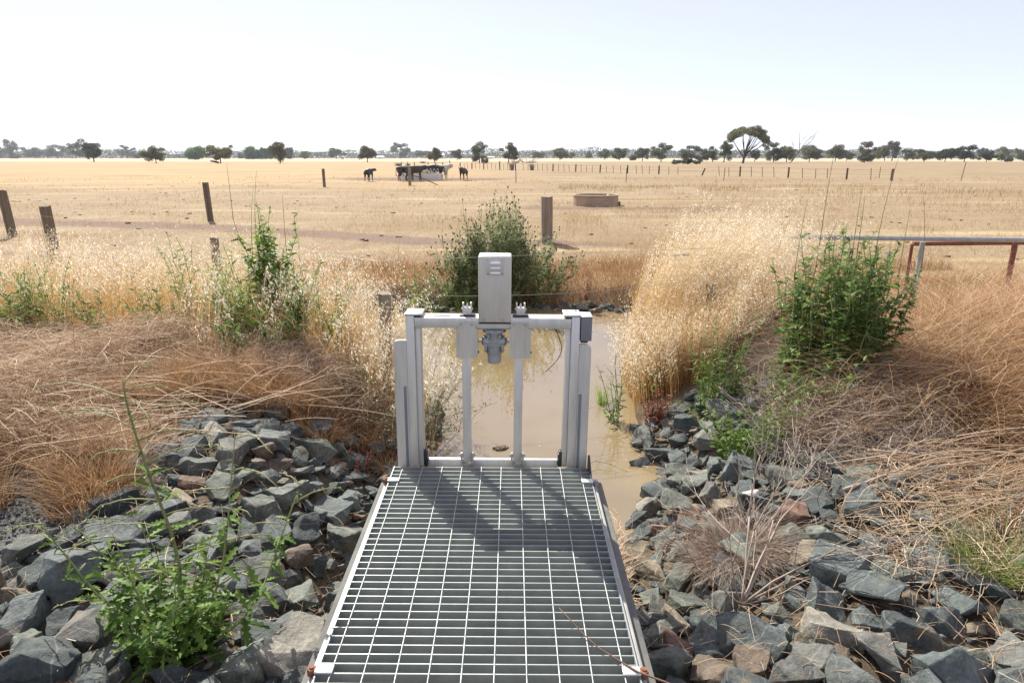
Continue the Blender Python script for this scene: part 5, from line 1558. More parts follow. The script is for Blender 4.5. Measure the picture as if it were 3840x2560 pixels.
gst = Geo(); tubes_of(gst, out, 4, 0.0014, U(0.1, 0.7, len(out)))
PP_ = np.array([o_[0] for o_ in out]); lv = np.array([o_[2] for o_ in out])
gl = Geo()
leaves_on(gl, PP_[lv <= 1], 15, 0.05, 1.0, 0.15, 0.10, SPINY, el=(0.9, -0.5), width=1.1)
leaves_on(gl, PP_[lv == 2], 20, 0.0, 1.0, 0.10, 0.06, SPINY, el=(0.9, -0.3), width=1.1)
leaves_on(gl, PP_[lv == 3], 10, 0.0, 1.0, 0.065, 0.04, SPINY, el=(0.9, 0.0), width=1.1)
tips = PP_[lv == 3][:, -1]; dirs = unit(PP_[lv == 3][:, -1] - PP_[lv == 3][:, -2])
BUD = []
for k in range(4):
    for j in range(6):
        a = j * PI / 3
        r_ = (0.25, 0.5, 0.36, 0.12)[k]
        BUD.append(((0, 0.35, 0.75, 1.15)[k], r_ * math.cos(a), r_ * math.sin(a)))
BUDF = [np.array([(k * 6 + j, k * 6 + (j + 1) % 6, (k + 1) * 6 + (j + 1) % 6, (k + 1) * 6 + j) for k in range(3) for j in range(6)])]
BUD = np.array(BUD)
gb_ = Geo(); Mx = frames(unit(dirs + np.array([0, 0, 0.6]))) * U(0.018, 0.032, len(tips))[:, None, None]
gb_.inst(BUD, BUDF, Mx, tips, rng.random(len(tips)))
sel = rng.random(len(tips)) < 0.05
gf = Geo(); Mx = frames(unit(dirs[sel] + np.array([0, 0, 0.6]))) * 0.022
Mx2 = Mx.copy(); Mx2[:, :, 1:] *= 0.8
gf.inst(BUD[:, [0, 1, 2]] * np.array([0.9, 1.2, 1.2]), BUDF, Mx2, tips[sel] + unit(dirs[sel]) * 0.022, rng.random(sel.sum()))
sel2 = (rng.random(len(tips)) < 0.04) & ~sel
gfl = Geo(); gfl.inst(BUD * np.array([0.8, 1.5, 1.5]), BUDF, frames(unit(dirs[sel2] + np.array([0, 0, 0.6]))) * 0.024, tips[sel2] + unit(dirs[sel2]) * 0.018, rng.random(sel2.sum()))
for gg, nm, mm in ((gst, 'stem', M['stem']), (gl, 'foliage', M['thistle']), (gb_, 'flower_buds', M['bud']), (gf, 'purple_flowers', M['purple']), (gfl, 'seed_heads', M['fluff'])):
    o = gg.build(nm, mm, root); o.location = -Vector(root.location)
    if nm != 'purple_flowers': o['kind'] = 'stuff'
# green grass under it
tuft('grass_tuft', 'dark green rushes under the thistle bush at the far water edge', 'grass', -0.45, 9.98, 700, 0.2, 0.55, 0.45, (0.1, 0.6), (0.004, 0.008), 'green_dark')

# fluffy seeding weed behind the gate at the left
x, y = -0.66, 4.75
root = thing('seeding_weed', 'wiry weed with white fluffy seed heads behind the left gate post', 'weed', (x, y, gz(x, y)))
out = []
for k in range(13):
    bx_, by_ = x + rng.normal(-0.02, 0.07), y + rng.normal(0, 0.12)
    branching((bx_, by_, gz(bx_, by_) - 0.02), (U(-0.15, 0.75), U(-0.3, 0.2), 1.0), U(0.28, 0.44), 0.0034, 3, 2.3, 0.42, 0.62, out, 5, 0.07, 0.0)
for k in range(14):
    bx_, by_ = x + U(-0.75, -0.1), y + U(-0.2, 0.4)
    branching((bx_, by_, gz(bx_, by_) - 0.02), (U(-0.4, 0.4), U(-0.4, 0.1), 1.0), U(0.16, 0.30), 0.003, 3, 2.2, 0.42, 0.62, out, 5, 0.07, 0.0)
gst = Geo(); tubes_of(gst, out, 4, 0.0010, U(0.0, 0.6, len(out)))
PP_ = np.array([o_[0] for o_ in out]); lv = np.array([o_[2] for o_ in out])
gl = Geo(); leaves_on(gl, PP_[lv >= 1], 3, 0.0, 1.0, 0.04, 0.022, LANCE, el=(1.0, -0.5), width=1.5)
tips = PP_[lv == 3][:, -1]; tips = tips[rng.random(len(tips)) < 0.75]
gf = Geo(); m = len(tips)
dr = rng.normal(0, 1, (m, 3)); dr[:, 2] = np.abs(dr[:, 2]) + 0.5
gf.inst(BUD, BUDF, frames(dr) * U(0.008, 0.016, m)[:, None, None], tips, rng.random(m))
for gg, nm, mm in ((gst, 'stem', M['deadtuft']), (gl, 'foliage', M['thistle']), (gf, 'seed_heads', M['fluff'])):
    o = gg.build(nm, mm, root); o.location = -Vector(root.location); o['kind'] = 'stuff'

# loose things
g = Geo()
pts = []
for dx, dy, z in ((1284, 1395, 0.03), (1312, 1425, 0.02), (1340, 1455, 0.012), (1375, 1487, 0.01), (1420, 1515, 0.01), (1465, 1542, 0.012), (1530, 1566, 0.02), (1600, 1600, 0.02)):
    x, y = at(dx, dy, z); pts.append((x, y, z))
pts = np.array(pts)
g.tubes(pts[None], np.linspace(0.0016, 0.0036, len(pts))[None], 6)
tg = g.build('fallen_twig', M['twig_brown'], smooth=True); tag(tg, 'thin reddish brown twig lying across the grating lower right', 'twig')
x, y = at(1150, 1030, WATER)
bm = bmesh.new(); bmesh.ops.create_icosphere(bm, subdivisions=3, radius=1)
for v_ in bm.verts:
    p = v_.co.copy(); v_.co = Vector((p.x * 0.062, p.y * 0.034, p.z * 0.022)) * (1 + 0.45 * noise.noise(p * 2.4))
dw = bm_obj('driftwood', bm, M['oldwood']); dw.location = (x, y, WATER + 0.004); dw.rotation_euler = (0, 0, 0.3)
tag(dw, 'small dark driftwood lump floating in the water between the lift rods', 'driftwood')


def stick(label, pts, r, group=None, mat='twigs'):
    out_ = []
    P = np.array(pts, float)
    gg = Geo(); K_ = 12
    tt = np.linspace(0, len(P) - 1, K_); i = np.minimum(tt.astype(int), len(P) - 2); u_ = (tt - i)[:, None]
    path = P[i] * (1 - u_) + P[i + 1] * u_ + rng.normal(0, r * 0.5, (K_, 3))
    gg.tubes(path[None], np.linspace(r, r * 0.45, K_)[None], 6, 0.75)
    for k in (4, 6, 8):
        d_ = path[k + 1] - path[k - 1]; d_ = d_ / np.linalg.norm(d_) + rng.normal(0, 0.55, 3); d_[2] = abs(d_[2])
        q = path[k][None] + np.linspace(0, 1, 5)[:, None] * d_ / np.linalg.norm(d_) * 0.10
        gg.tubes(q[None], np.linspace(r * 0.4, r * 0.2, 5)[None], 5, 0.8)
    o_ = gg.build('fallen_branch', M[mat], smooth=True)
    return tag(o_, label, 'branch', group)


def gpt(dx, dy, up):
    x_, y_ = gp(dx, dy); return (x_, y_, gz(x_, y_) + up)


stick('grey fallen branch lying on rocks below the brown grass at right', [gpt(1985, 1095, .16), gpt(2060, 1100, .17), gpt(2140, 1112, .16), gpt(2170, 1118, .15)], 0.008)
stick('straight grey stick propped above the fallen grey branch', [gpt(2080, 1085, .16), gpt(2130, 1065, .18), gpt(2165, 1045, .2)], 0.0065)
stick('long thin grey stick beneath the straw pile at right', [gpt(1930, 1180, .14), gpt(2050, 1145, .16), gpt(2180, 1130, .16)], 0.008)
stick('dark thin branch reaching over the shallow water beside the gate', [(0.52, 4.45, WATER + .03), (0.62, 4.55, WATER + .05), (0.74, 4.52, WATER + .04), (0.86, 4.40, WATER + .03)], 0.0035, mat='deadtuft')
stick('pale dry stalk leaning in the straw near the left edge', [gpt(50, 985, 0.0), gpt(53, 965, .08), gpt(60, 950, .16), gpt(78, 930, .22)], 0.006)


# ------------------------------------------------------------------ posts and fences
def bm_post(bm, x, y, z, h, r, lean=(0, 0), n=12, seed=0, square=False):
    off = Vector((seed * 3.1, 7.7, seed))
    rings = []
    for k in range(9):
        t_ = k / 8
        ring = []
        for j in range(n):
            a = 2 * PI * j / n
            rad = r * (1 + 0.10 * noise.noise(Vector((math.cos(a) * 2.2, math.sin(a) * 2.2, t_ * 0.8)) + off) + 0.05 * noise.noise(Vector((math.cos(a) * 7, math.sin(a) * 7, t_ * 1.3)) + off))
            if square: rad *= 1 / max(abs(math.cos(a)), abs(math.sin(a))) ** 0.7
            zz = h * t_ + (0.03 * r / 0.1 * noise.noise(Vector((math.cos(a) * 3, math.sin(a) * 3, 5)) + off) if k == 8 else 0)
            ring.append(bm.verts.new((x + math.cos(a) * rad + lean[0] * h * t_, y + math.sin(a) * rad + lean[1] * h * t_, z + zz)))
        rings.append(ring)
    for k in range(8):
        for j in range(n):
            bm.faces.new((rings[k][j], rings[k][(j + 1) % n], rings[k + 1][(j + 1) % n], rings[k + 1][j]))
    bm.faces.new(rings[8])


def post_part(name, parent, x, y, z, h, r, mat, lean=(0, 0), n=12, seed=0, square=False):
    b = bmesh.new(); bm_post(b, x, y, z, h, r, lean, n, seed, square)
    return bm_obj(name, b, mat, parent, ang=50)


def wire_part(parent, pts, r=0.0022, sag=0.0, K=24, mat='wire', name='wire'):
    gg = Geo()
    P = []
    for a, b in zip(pts[:-1], pts[1:]):
        a, b = np.array(a, float), np.array(b, float); t_ = np.linspace(0, 1, K)[:, None]
        seg = a * (1 - t_) + b * t_; seg[:, 2] -= sag * 4 * (t_ * (1 - t_))[:, 0]
        P.append(seg if not P else seg[1:])
    P = np.concatenate(P)
    gg.tubes(P[None], np.full((1, len(P)), r), 5)
    return gg.build(name, M[mat], parent, smooth=True)


# big weathered strainer post behind the far bank
x, y = 0.83, 15.6
o = thing('fence_post', 'thick weathered grey split post standing alone behind the far bank', 'post', (x, y, gz(x, y)))
p = post_part('post', o, 0, 0, -0.05, 1.14, 0.135, M['wood'], (-0.02, 0), 16, 3, True)
# near wire fence crossing the channel behind the gate
o = thing('wire_fence', 'sagging wire fence strung across the channel behind the gate', 'wire fence', (0, 0, 0))
post_part('post', o, -1.13, 5.5, gz(-1.13, 5.5) - 0.05, 0.98, 0.055, M['wood'], (0.04, 0), 12, 5)
post_part('post', o, 1.95, 6.3, gz(1.95, 6.3) - 0.05, 0.72, 0.05, M['oldwood'], (0.0, 0), 12, 6)
post_part('post', o, -3.75, 8.2, gz(-3.75, 8.2) - 0.05, 0.95, 0.05, M['wood'], (0.03, 0), 12, 8)
for z0, s_ in ((0.68, 0.0), (0.40, 0.08), (0.05, 0.03)):
    wire_part(o, [(-9.4, 12.75, z0 - 0.2), (-3.75, 8.1, z0 - 0.1), (-1.13, 5.5, z0), (1.95, 6.2, z0 + 0.02)], 0.0018, s_)
for (px, pz) in ((1.50, 0.70), (1.42, 0.695)):
    gg = Geo(); tt = np.linspace(0, 1, 40)
    gg.tubes(np.stack([px + 0.06 * tt, 5.74 + 0.012 * np.cos(tt * 60), pz + 0.012 * np.sin(tt * 60)], 1)[None], np.full((1, 40), 0.0013), 4)
    gg.build('wire_knot', M['wire'], o)
# left paddock fence running away
o = thing('paddock_fence', 'leaning round post fence running away over the left paddock', 'fence', (-8.95, 12.8, FIELD))
for i, (px, py, h_, r_, ln) in enumerate(((0, 0, 1.12, 0.095, -0.03), (-0.75, 8.5, 1.25, 0.095, -0.02), (-3.8, 32.8, 1.25, 0.10, 0.0))):
    zg = gz(-8.95 + px, 12.8 + py)
    post_part('post', o, px, py, zg - FIELD - 0.05, h_, r_, M['oldwood'], (ln, 0), 12, i + 11)
for zz in (0.95, 0.62, 0.3):
    wire_part(o, [(0, -0.1, zz), (-0.75, 8.4, zz + 0.05), (-3.8, 32.7, zz)], 0.004, 0.02)
o = thing('fence_post', 'greenish grey leaning post with a yellow wire tag at the left edge', 'post', (-12.95, 17.05, gz(-12.95, 17.05)))
post_part('post', o, 0, 0, -0.05, 1.20, 0.105, M['oldwood'], (-0.04, 0), 12, 17)
wire_part(o, [(-4, -0.4, 0.42), (0, -0.11, 0.42)], 0.004, 0.02)
wire_part(o, [(0.1, -0.1, 0.9), (0.3, -0.12, 0.9)], 0.004, 0.0)
g = Geo(); g.tubes(np.array([[(0.24, -0.12, 0.89), (0.36, -0.12, 0.89), (0.48, -0.12, 0.885)]]), np.full((1, 3), 0.016), 8)
g.build('insulator', M['yellow'], o)
# corner post with a stay beside the cattle feeder
x, y = -7.25, 47.7
o = thing('corner_post', 'pale corner post with a dark diagonal stay in front of the black cattle', 'post', (x, y, gz(x, y)))
post_part('post', o, 0, 0, -0.05, 1.25, 0.11, M['wood'], (0, 0), 12, 21)
g = Geo(); g.tubes(np.array([[(0.1, 0.3, 0.72), (1.0, 0.6, 0.42), (1.9, 0.9, 0.0)]]), np.full((1, 3), 0.03), 6); g.build('stay', M['picket'], o)
# star picket line
for k, (dx, b, h_, ln, lab) in enumerate(((1438, 418, 1.15, 0.0, 'thin dark steel picket in the paddock above the round trough'), (1662, 415, 1.15, 0.03, 'thin steel picket between the oats and the dead tree'),
                                       (1185, 421, 1.0, 0.0, 'thin dark picket in the paddock above the thistle bush'), (2207, 415, 1.6, 0.10, 'tall leaning thin picket in the right paddock'), (2019, 410, 1.1, 0.0, 'slim picket just left of the thick right paddock post'))):
    x, y = at(dx, b, FIELD)
    bmq = bmesh.new(); bm_post(bmq, 0, 0, -0.05, h_, 0.028, (ln, 0), 6, k)
    o = bm_obj('steel_picket', bmq, M['picket']); o.location = (x, y, gz(x, y)); tag(o, lab, 'picket')
# long far fence with droppers
A0 = np.array(at(922, 384.3, FIELD)); B0 = np.array(at(2047, 415, FIELD))


def on_line(dx):
    ux = (dx * 1.6327 - 1920) / FPX
    # x / (y*CT + H*ST) = ux on the line A0 + s (B0-A0)
    H = CH - FIELD; e = B0 - A0
    s_ = (ux * (A0[1] * CT + H * ST) - A0[0]) / (e[0] - ux * e[1] * CT)
    return A0 + s_ * e


o = thing('droppers_fence', 'long old wire fence of dark posts and thin droppers crossing the far paddock', 'fence', (0, 40, FIELD))
thick = [922, 937, 952, 984, 1001, 1017, 1034, 1057, 1084, 1111, 1148, 1184, 1270, 1322, 1378, 1441, 1513, 1699, 1810, 1944, 2047]
pp_ = [on_line(d) for d in thick]
for i, q in enumerate(pp_):
    post_part('post', o, q[0], q[1] - 40, gz(*q) - FIELD - 0.05, 1.35 if i in (10, 6) else 1.05, 0.11 if i == 20 else 0.085, M['picket'] if i < 20 else M['oldwood'], (rng.normal(0, 0.02), 0), 8, 30 + i)
q = on_line(1612); post_part('post', o, q[0], q[1] - 40, gz(*q) - FIELD - 0.05, 0.8, 0.09, M['picket'], (0.35, 0), 8, 77)
for d in (1067, 1075, 1093, 1102, 1120, 1130, 1139, 1157, 1166, 1175, 1202, 1213, 1236, 1246, 1257, 1283, 1296, 1308, 1335, 1347, 1360, 1393, 1409, 1426, 1462, 1476, 1491, 1536, 1557, 1652, 1674, 1726, 1751, 1778, 1843, 1873, 1900, 2000):
    q = on_line(d)
    b = bmesh.new(); bm_post(b, q[0], q[1] - 40, gz(*q) - FIELD, U(0.85, 1.05), 0.03, (-U(0.0, 0.16), 0), 5, d)
    bm_obj('dropper', b, M['picket'], o)
for zz in (0.9, 0.5):
    wire_part(o, [(q[0], q[1] - 40, gz(*q) - FIELD + zz) for q in pp_], 0.006, 0.03, 4, 'picket')
# pipe rails at the right
o = thing('pipe_rail', 'grey galvanised pipe rail with one upright at the right', 'rail', (5.42, 8.65, -0.5))
b = bmesh.new(); bm_cyl(b, (0, 0, -0.05), (0, 0, 0.95), 0.033, n=16); bm_obj('upright', b, M['pipe'], o)
b = bmesh.new(); bm_cyl(b, (-2.6, 0.35, 0.985), (3.6, -0.10, 0.955), 0.031, n=16); bm_obj('rail', b, M['pipe'], o)
b = bmesh.new(); bm_cyl(b, (-0.27, 0.25, -0.05), (-0.27, 0.25, 0.80), 0.024, n=12); bm_obj('upright', b, M['edge'], o)
o = thing('pipe_rail', 'rusty red pipe rail behind the grey one at the right edge', 'rail', (6.95, 9.05, -0.5))
b = bmesh.new(); bm_cyl(b, (0, 0, -0.05), (0, 0, 0.90), 0.036, n=16); bm_obj('upright', b, M['redpipe'], o)
b = bmesh.new(); bm_cyl(b, (-1.35, 0.1, 0.86), (3.0, -0.05, 0.925), 0.030, n=16); bm_obj('rail', b, M['redpipe'], o)
b = bmesh.new(); bm_cyl(b, (-1.36, 0.1, -0.05), (-1.36, 0.1, 0.855), 0.022, n=12); bm_obj('upright', b, M['redpipe'], o)

# ------------------------------------------------------------------ round trough
x, y = 3.55, 28.4
o = thing('water_trough', 'round brown concrete water trough in the paddock', 'trough', (x, y, gz(x, y) - 0.01))
b = bmesh.new()
prof = [(0.965, 0.0), (0.98, 0.02), (0.955, 0.40), (0.975, 0.405), (0.975, 0.45), (0.93, 0.462), (0.885, 0.45), (0.88, 0.30), (0.87, 0.08), (0.0, 0.08)]
nseg = 72
rings = [[b.verts.new((r_ * math.cos(2 * PI * j / nseg), r_ * math.sin(2 * PI * j / nseg), z_)) for j in range(nseg)] if r_ > 0 else [b.verts.new((0, 0, z_))] for r_, z_ in prof]
for a, c in zip(rings[:-1], rings[1:]):
    for j in range(nseg):
        if len(c) == 1: b.faces.new((a[j], a[(j + 1) % nseg], c[0]))
        else: b.faces.new((a[j], a[(j + 1) % nseg], c[(j + 1) % nseg], c[j]))
bm_obj('basin', b, M['trough'], o, ang=40)
b = bmesh.new(); bmesh.ops.create_circle(b, cap_ends=True, segments=64, radius=0.878)
for v_ in b.verts: v_.co.z = 0.385
bm_obj('trough_water', b, M['trough_water'], o)
b = bmesh.new(); bmesh.ops.create_uvsphere(b, u_segments=20, v_segments=12, radius=0.075)
for v_ in b.verts: v_.co = Vector((v_.co.x * 1.1, v_.co.y, v_.co.z * 0.8)) + Vector((0.50, -0.35, 0.425))
bm_obj('float', b, M['yellow'], o)
b = bmesh.new(); bm_box(b, (0.955, -0.35, 0.0), (1.02, -0.22, 0.18), 0.01); bm_obj('inlet_pipe', b, M['picket'], o)

# ------------------------------------------------------------------ cattle
def cow_mesh(name, head=(0.98, 0.0, 1.18), muzzle=(1.22, 0.0, 1.05), neck=(0.80, 0.0, 1.12), sc=1.0, step=0.0):
    V = [(-0.62, 0, 1.04), (-0.25, 0, 1.00), (0.12, 0, 0.97), (0.48, 0, 1.02), neck, head, muzzle]
    R = [0.25, 0.30, 0.315, 0.29, 0.17, 0.125, 0.08]
    Ed = [(0, 1), (1, 2), (2, 3), (3, 4), (4, 5), (5, 6)]

    def chain(start, pts):
        prev = start
        for p_, r_ in pts:
            V.append(p_); R.append(r_); Ed.append((prev, len(V) - 1)); prev = len(V) - 1
    for s_ in (-1, 1):
        k = step * s_
        chain(3, [((0.50, s_ * 0.17, 0.74), 0.11), ((0.49 + k * 0.5, s_ * 0.17, 0.45), 0.062), ((0.50 + k, s_ * 0.17, 0.22), 0.042), ((0.51 + k, s_ * 0.17, 0.03), 0.055)])
        chain(0, [((-0.60, s_ * 0.18, 0.80), 0.16), ((-0.52 - k * 0.3, s_ * 0.18, 0.60), 0.095), ((-0.68 - k * 0.6, s_ * 0.18, 0.40), 0.052), ((-0.65 - k, s_ * 0.18, 0.18), 0.042), ((-0.63 - k, s_ * 0.18, 0.03), 0.055)])
        hd = np.array(head)
        chain(5, [(tuple(hd + np.array([-0.05, s_ * 0.14, 0.07])), 0.045), (tuple(hd + np.array([-0.10, s_ * 0.27, 0.06])), 0.022)])
    chain(0, [((-0.84, 0, 1.12), 0.045), ((-0.90, 0, 0.90), 0.03), ((-0.91, 0, 0.62), 0.026), ((-0.90, 0, 0.42), 0.045)])
    me = bpy.data.meshes.new(name + '_skeleton')
    me.from_pydata([Vector(p_) * sc for p_ in V], Ed, [])
    ob = bpy.data.objects.new(name + '_tmp', me); COL.objects.link(ob)
    md = ob.modifiers.new('skin', 'SKIN'); md.use_smooth_shade = True
    ob.modifiers.new('sub', 'SUBSURF').levels = 2
    for i, r_ in enumerate(R):
        sv = me.skin_vertices[0].data[i]
        sv.radius = (r_ * sc * (0.86 if i < 4 else 1), r_ * sc * (1.12 if i < 4 else 1))
        sv.use_root = (i == 0)
    bpy.context.view_layer.update()
    dg = bpy.context.evaluated_depsgraph_get()
    res = bpy.data.meshes.new_from_object(ob.evaluated_get(dg))
    res.name = name
    bpy.data.objects.remove(ob); bpy.data.meshes.remove(me)
    return res


def cow(label, dx, by, ang, mat, sc=1.0, group=None, **kw):
    x_, y_ = at(dx, by, FIELD)
    me = cow_mesh('cow', sc=sc, **kw)
    o_ = link('cow', me, M[mat]); o_.location = (x_, y_, gz(x_, y_)); o_.rotation_euler = (0, 0, ang)
    return tag(o_, label, 'cow', group)


cow('black calf standing alone left of the feeder looking right', 848, 417, 1.38, 'cow_black', 0.80, 'cattle in the paddock', head=(0.90, -0.22, 1.20), muzzle=(1.00, -0.48, 1.08), neck=(0.76, -0.06, 1.13))
cow('black cow with its rump left at the left end of the feeder', 934, 416.5, 0.55, 'cow_black', 1.0, 'cattle in the paddock', head=(1.0, 0, 0.95), muzzle=(1.2, 0, 0.78), neck=(0.82, 0, 1.04))
cow('dark brown black cow standing before the feeder with its head raised right', 952, 416.8, 0.12, 'cow_brown', 1.0, 'cattle in the paddock', head=(0.96, -0.05, 1.22), muzzle=(1.2, -0.12, 1.12), neck=(0.78, 0, 1.15), step=0.05)
cow('black cow behind the feeder lowering its head to the hay', 997, 414.0, PI - 0.15, 'cow_black', 1.05, 'cattle in the paddock', head=(1.0, 0, 0.90), muzzle=(1.2, 0, 0.76), neck=(0.82, 0, 1.02))
cow('cream white cow at the right end of the feeder', 1013, 413.6, 0.5, 'cow_white', 1.0, 'cattle in the paddock', head=(0.9, -0.12, 1.30), muzzle=(1.08, -0.26, 1.18), neck=(0.75, 0, 1.18))
cow('dark brown calf facing the camera right of the feeder', 1065, 414.5, -PI / 2 - 0.25, 'cow_brown', 0.82, 'cattle in the paddock', head=(0.92, -0.05, 1.25), muzzle=(1.10, -0.08, 1.12), neck=(0.76, 0, 1.15))
for dx_, b_, a_, lab_ in ((745, 365.2, 0.2, 'leftmost tiny black cow grazing far off near the horizon'), (787, 367.6, 2.9, 'largest of the tiny black cattle far off near the horizon'),
                          (806, 364.9, 0.1, 'tiny black cow far off, left one of the touching pair'), (814, 364.9, 3.0, 'tiny black cow far off, right one of the touching pair')):
    cow(lab_, dx_, b_, a_, 'cow_black', 1.15, 'far black cattle', head=(1.0, 0, 0.90), muzzle=(1.2, 0, 0.72), neck=(0.82, 0, 1.02))
# hay feeder
x, y = at(969, 414.5, FIELD)
o = thing('hay_feeder', 'long pale grey sheet metal hay feeder among the cattle', 'feeder', (x, y, gz(x, y)))
Lf, Wf, Hf = 1.72, 0.62, 0.62
for nm, lo, hi in (('front_panel', (-Lf, -Wf, 0.02), (0.15, -Wf + 0.04, Hf)), ('front_panel', (0.17, -Wf - 0.01, 0.02), (Lf, -Wf + 0.03, Hf)), ('rear_panel', (-Lf, Wf - 0.04, 0.02), (Lf, Wf, Hf)),
                   ('end_panel', (-Lf, -Wf + 0.042, 0.02), (-Lf + 0.04, Wf - 0.042, Hf)), ('end_panel', (Lf - 0.04, -Wf + 0.042, 0.02), (Lf, Wf - 0.042, Hf))):
    b = bmesh.new(); bm_box(b, lo, hi, 0.008); bm_obj(nm, b, M['feeder'], o)
g = Geo(); m = 2600
hx, hy = U(-1.62, 1.62, m), U(-0.54, 0.54, m)
hz = 0.40 + 0.42 * np.exp(-((hx - 0.35) / 0.8) ** 2) * (1 - (hy / 0.7) ** 2) + U(-0.05, 0.08, m)
az = U(0, 2 * PI, m)
P = lying(np.stack([hx, hy, hz], 1), U(0.12, 0.3, m), az, np.zeros(m), U(0, 0.05, m), 4, rng.normal(0, 1, m))
g.strands(P, taper(U(0.012, 0.022, m), 4, 0.6), unit(np.stack([-np.sin(az), np.cos(az), rng.normal(0, 0.5, m)], 1)), rng.random(m))
g.build('hay', M['hay'], o)
for k in range(4):
    tt = np.linspace(0, PI, 12); cxk = 0.55 + 0.30 * k
    g = Geo(); g.tubes(np.stack([cxk + 0.11 * np.cos(tt), np.full(12, -0.5), 0.55 + 0.45 * np.sin(tt)], 1)[None], np.full((1, 12), 0.016), 6)
    g.build('rack_hoop', M['shed_roof'], o, smooth=True)

# ------------------------------------------------------------------ trees along the horizon
def row_dist(row):
    return min(2971 / max(row - 360, 3.4), 850)


def tree(name, label, cat, x0, x1, top, base, kind, mat, trunkx=None, group=None, dens=1.0, bark='bark'):
    D = row_dist(base)
    k = 1.6327 * (D * CT + 1.98 * ST) / FPX
    cxm = ((x0 + x1) / 2 - 1176) * k; wd = (x1 - x0) * k * 1.13; ht = (base - top) * k
    tx = cxm if trunkx is None else (trunkx - 1176) * k
    root = thing(name, label, cat, (tx, D, gz(tx, D)), group=group)
    dx_ = cxm - tx
    ls = 0.30 * D / 230 * 1.0
    lobes = []
    r = rng
    if kind == 'dome':
        lobes = []
        for _ in range(17):
            a = U(-1, 1); lo = 0.17 + 0.08 * abs(a); hi = 0.34 + 0.50 * math.sqrt(1 - 0.75 * a * a)
            lobes.append((dx_ + a * 0.36 * wd, U(-.3, .3) * wd, ht * U(lo, hi), wd * U(.12, .20), ht * U(.10, .17)))
        lobes.append((dx_, 0, ht * 0.50, wd * 0.33, ht * 0.28)); trunk_top = 0.45
    elif kind == 'willow':
        lobes = [(dx_ + U(-.34, .34) * wd, U(-.3, .3) * wd, ht * U(0.25, 0.72), wd * U(.16, .24), ht * U(.22, .32)) for _ in range(12)] + [(dx_, 0, ht * 0.45, wd * 0.4, ht * 0.45)]
        trunk_top = 0.3
    elif kind == 'shrub':
        lobes = [(dx_ + U(-.34, .34) * wd, U(-.3, .3) * wd, ht * U(0.2, 0.65), wd * U(.14, .24), ht * U(.20, .34)) for _ in range(10)]
        trunk_top = 0.3
    elif kind == 'gum':
        for _ in range(19):
            a = U(-1, 1)
            lobes.append((dx_ + a * 0.36 * wd, U(-.3, .3) * wd, ht * U(0.15, 0.42 + 0.47 * math.sqrt(1 - 0.7 * a * a)), wd * U(.12, .19), ht * U(.08, .14)))
        trunk_top = 0.6
    elif kind == 'airy':
        for _ in range(24):
            a = U(-1, 1)
            lobes.append((dx_ + a * 0.38 * wd, U(-.3, .3) * wd, ht * (0.22 + 0.68 * r.random() * (1.05 - 0.4 * abs(a))), wd * U(.11, .17), ht * U(.08, .13)))
        trunk_top = 0.65
    elif kind == 'umbrella':
        for _ in range(56):
            a = U(-1, 1)
            lobes.append((dx_ + a * 0.43 * wd, U(-.4, .4) * wd * math.sqrt(max(0, 1 - a * a)), ht * (0.58 + 0.34 * (1 - a * a) ** 0.6 * U(0.45, 1.05) - 0.06 * (a > 0.6)), wd * U(.07, .12), ht * U(.05, .085)))
        for _ in range(5): lobes.append((dx_ + U(0.30, 0.46) * wd, U(-.2, .2) * wd, ht * U(0.42, 0.62), wd * U(.05, .08), ht * U(.04, .07)))
        trunk_top = 0.3
    g_ = Geo()
    for (lx, ly, lz, rx, rz) in lobes:
        n_ = int(dens * 18 * (rx * rz) / (ls * ls)) + 40
        n_ = min(n_, 1500)
        v_ = unit(r.normal(size=(n_, 3))) * (r.random(n_) ** 0.42)[:, None]
        pos = np.array([lx, ly, lz]) + v_ * np.array([rx, rx, rz])
        if kind == 'willow': pos[:, 2] -= np.abs(rng.normal(0, 0.05, n_)) * ht
        pos[:, 2] = np.maximum(pos[:, 2], 0.05 * ht)
        dr = r.normal(size=(n_, 3))
        if kind == 'willow': dr[:, 2] -= 1.2
        Mx = frames(dr, U(0, PI, n_)) * (ls * U(0.6, 1.5, n_))[:, None, None]
        Mx[:, :, 1] *= 0.75
        g_.inst(LEAFLET[0] - np.array([0.5, 0, 0]), LEAFLET[1], Mx, pos, np.clip(U(0, 0.6) + U(0, 0.4, n_), 0, 1))
    o_ = g_.build('crown', M[mat], root)
    gt = Geo()
    r0 = ht * (0.028 if kind != 'umbrella' else 0.034)
    tb = np.array([0, 0, -0.1]); tp = np.array([dx_ * (0.35 if kind != 'umbrella' else 0.18) , 0, ht * min(trunk_top, 0.42) * 0.8])
    tt = np.linspace(0, 1, 6)[:, None]
    trk = tb * (1 - tt) + tp * tt + np.array([[0.2, 0, 0]]) * np.sin(tt * 3) * r0
    gt.tubes(trk[None], np.linspace(r0, r0 * 0.7, 6)[None], 7)
    ends = lobes if kind != 'umbrella' else lobes[:26]
    P_ = []; R_ = []
    for (lx, ly, lz, rx, rz) in ends:
        e = np.array([lx, ly, lz]); s_ = trk[-1] if r.random() < 0.6 else trk[3]
        mid = s_ * 0.5 + e * 0.5 + np.array([(lx - s_[0]) * 0.08, 0, -0.02 * ht])
        q = (1 - tt) ** 2 * s_ + 2 * tt * (1 - tt) * mid + tt ** 2 * e
        P_.append(q); R_.append(np.linspace(r0 * 0.38, r0 * 0.10, 6))
    gt.tubes(np.array(P_), np.array(R_), 4)
    gt.build('trunk', M[bark], root, smooth=True)
    return root


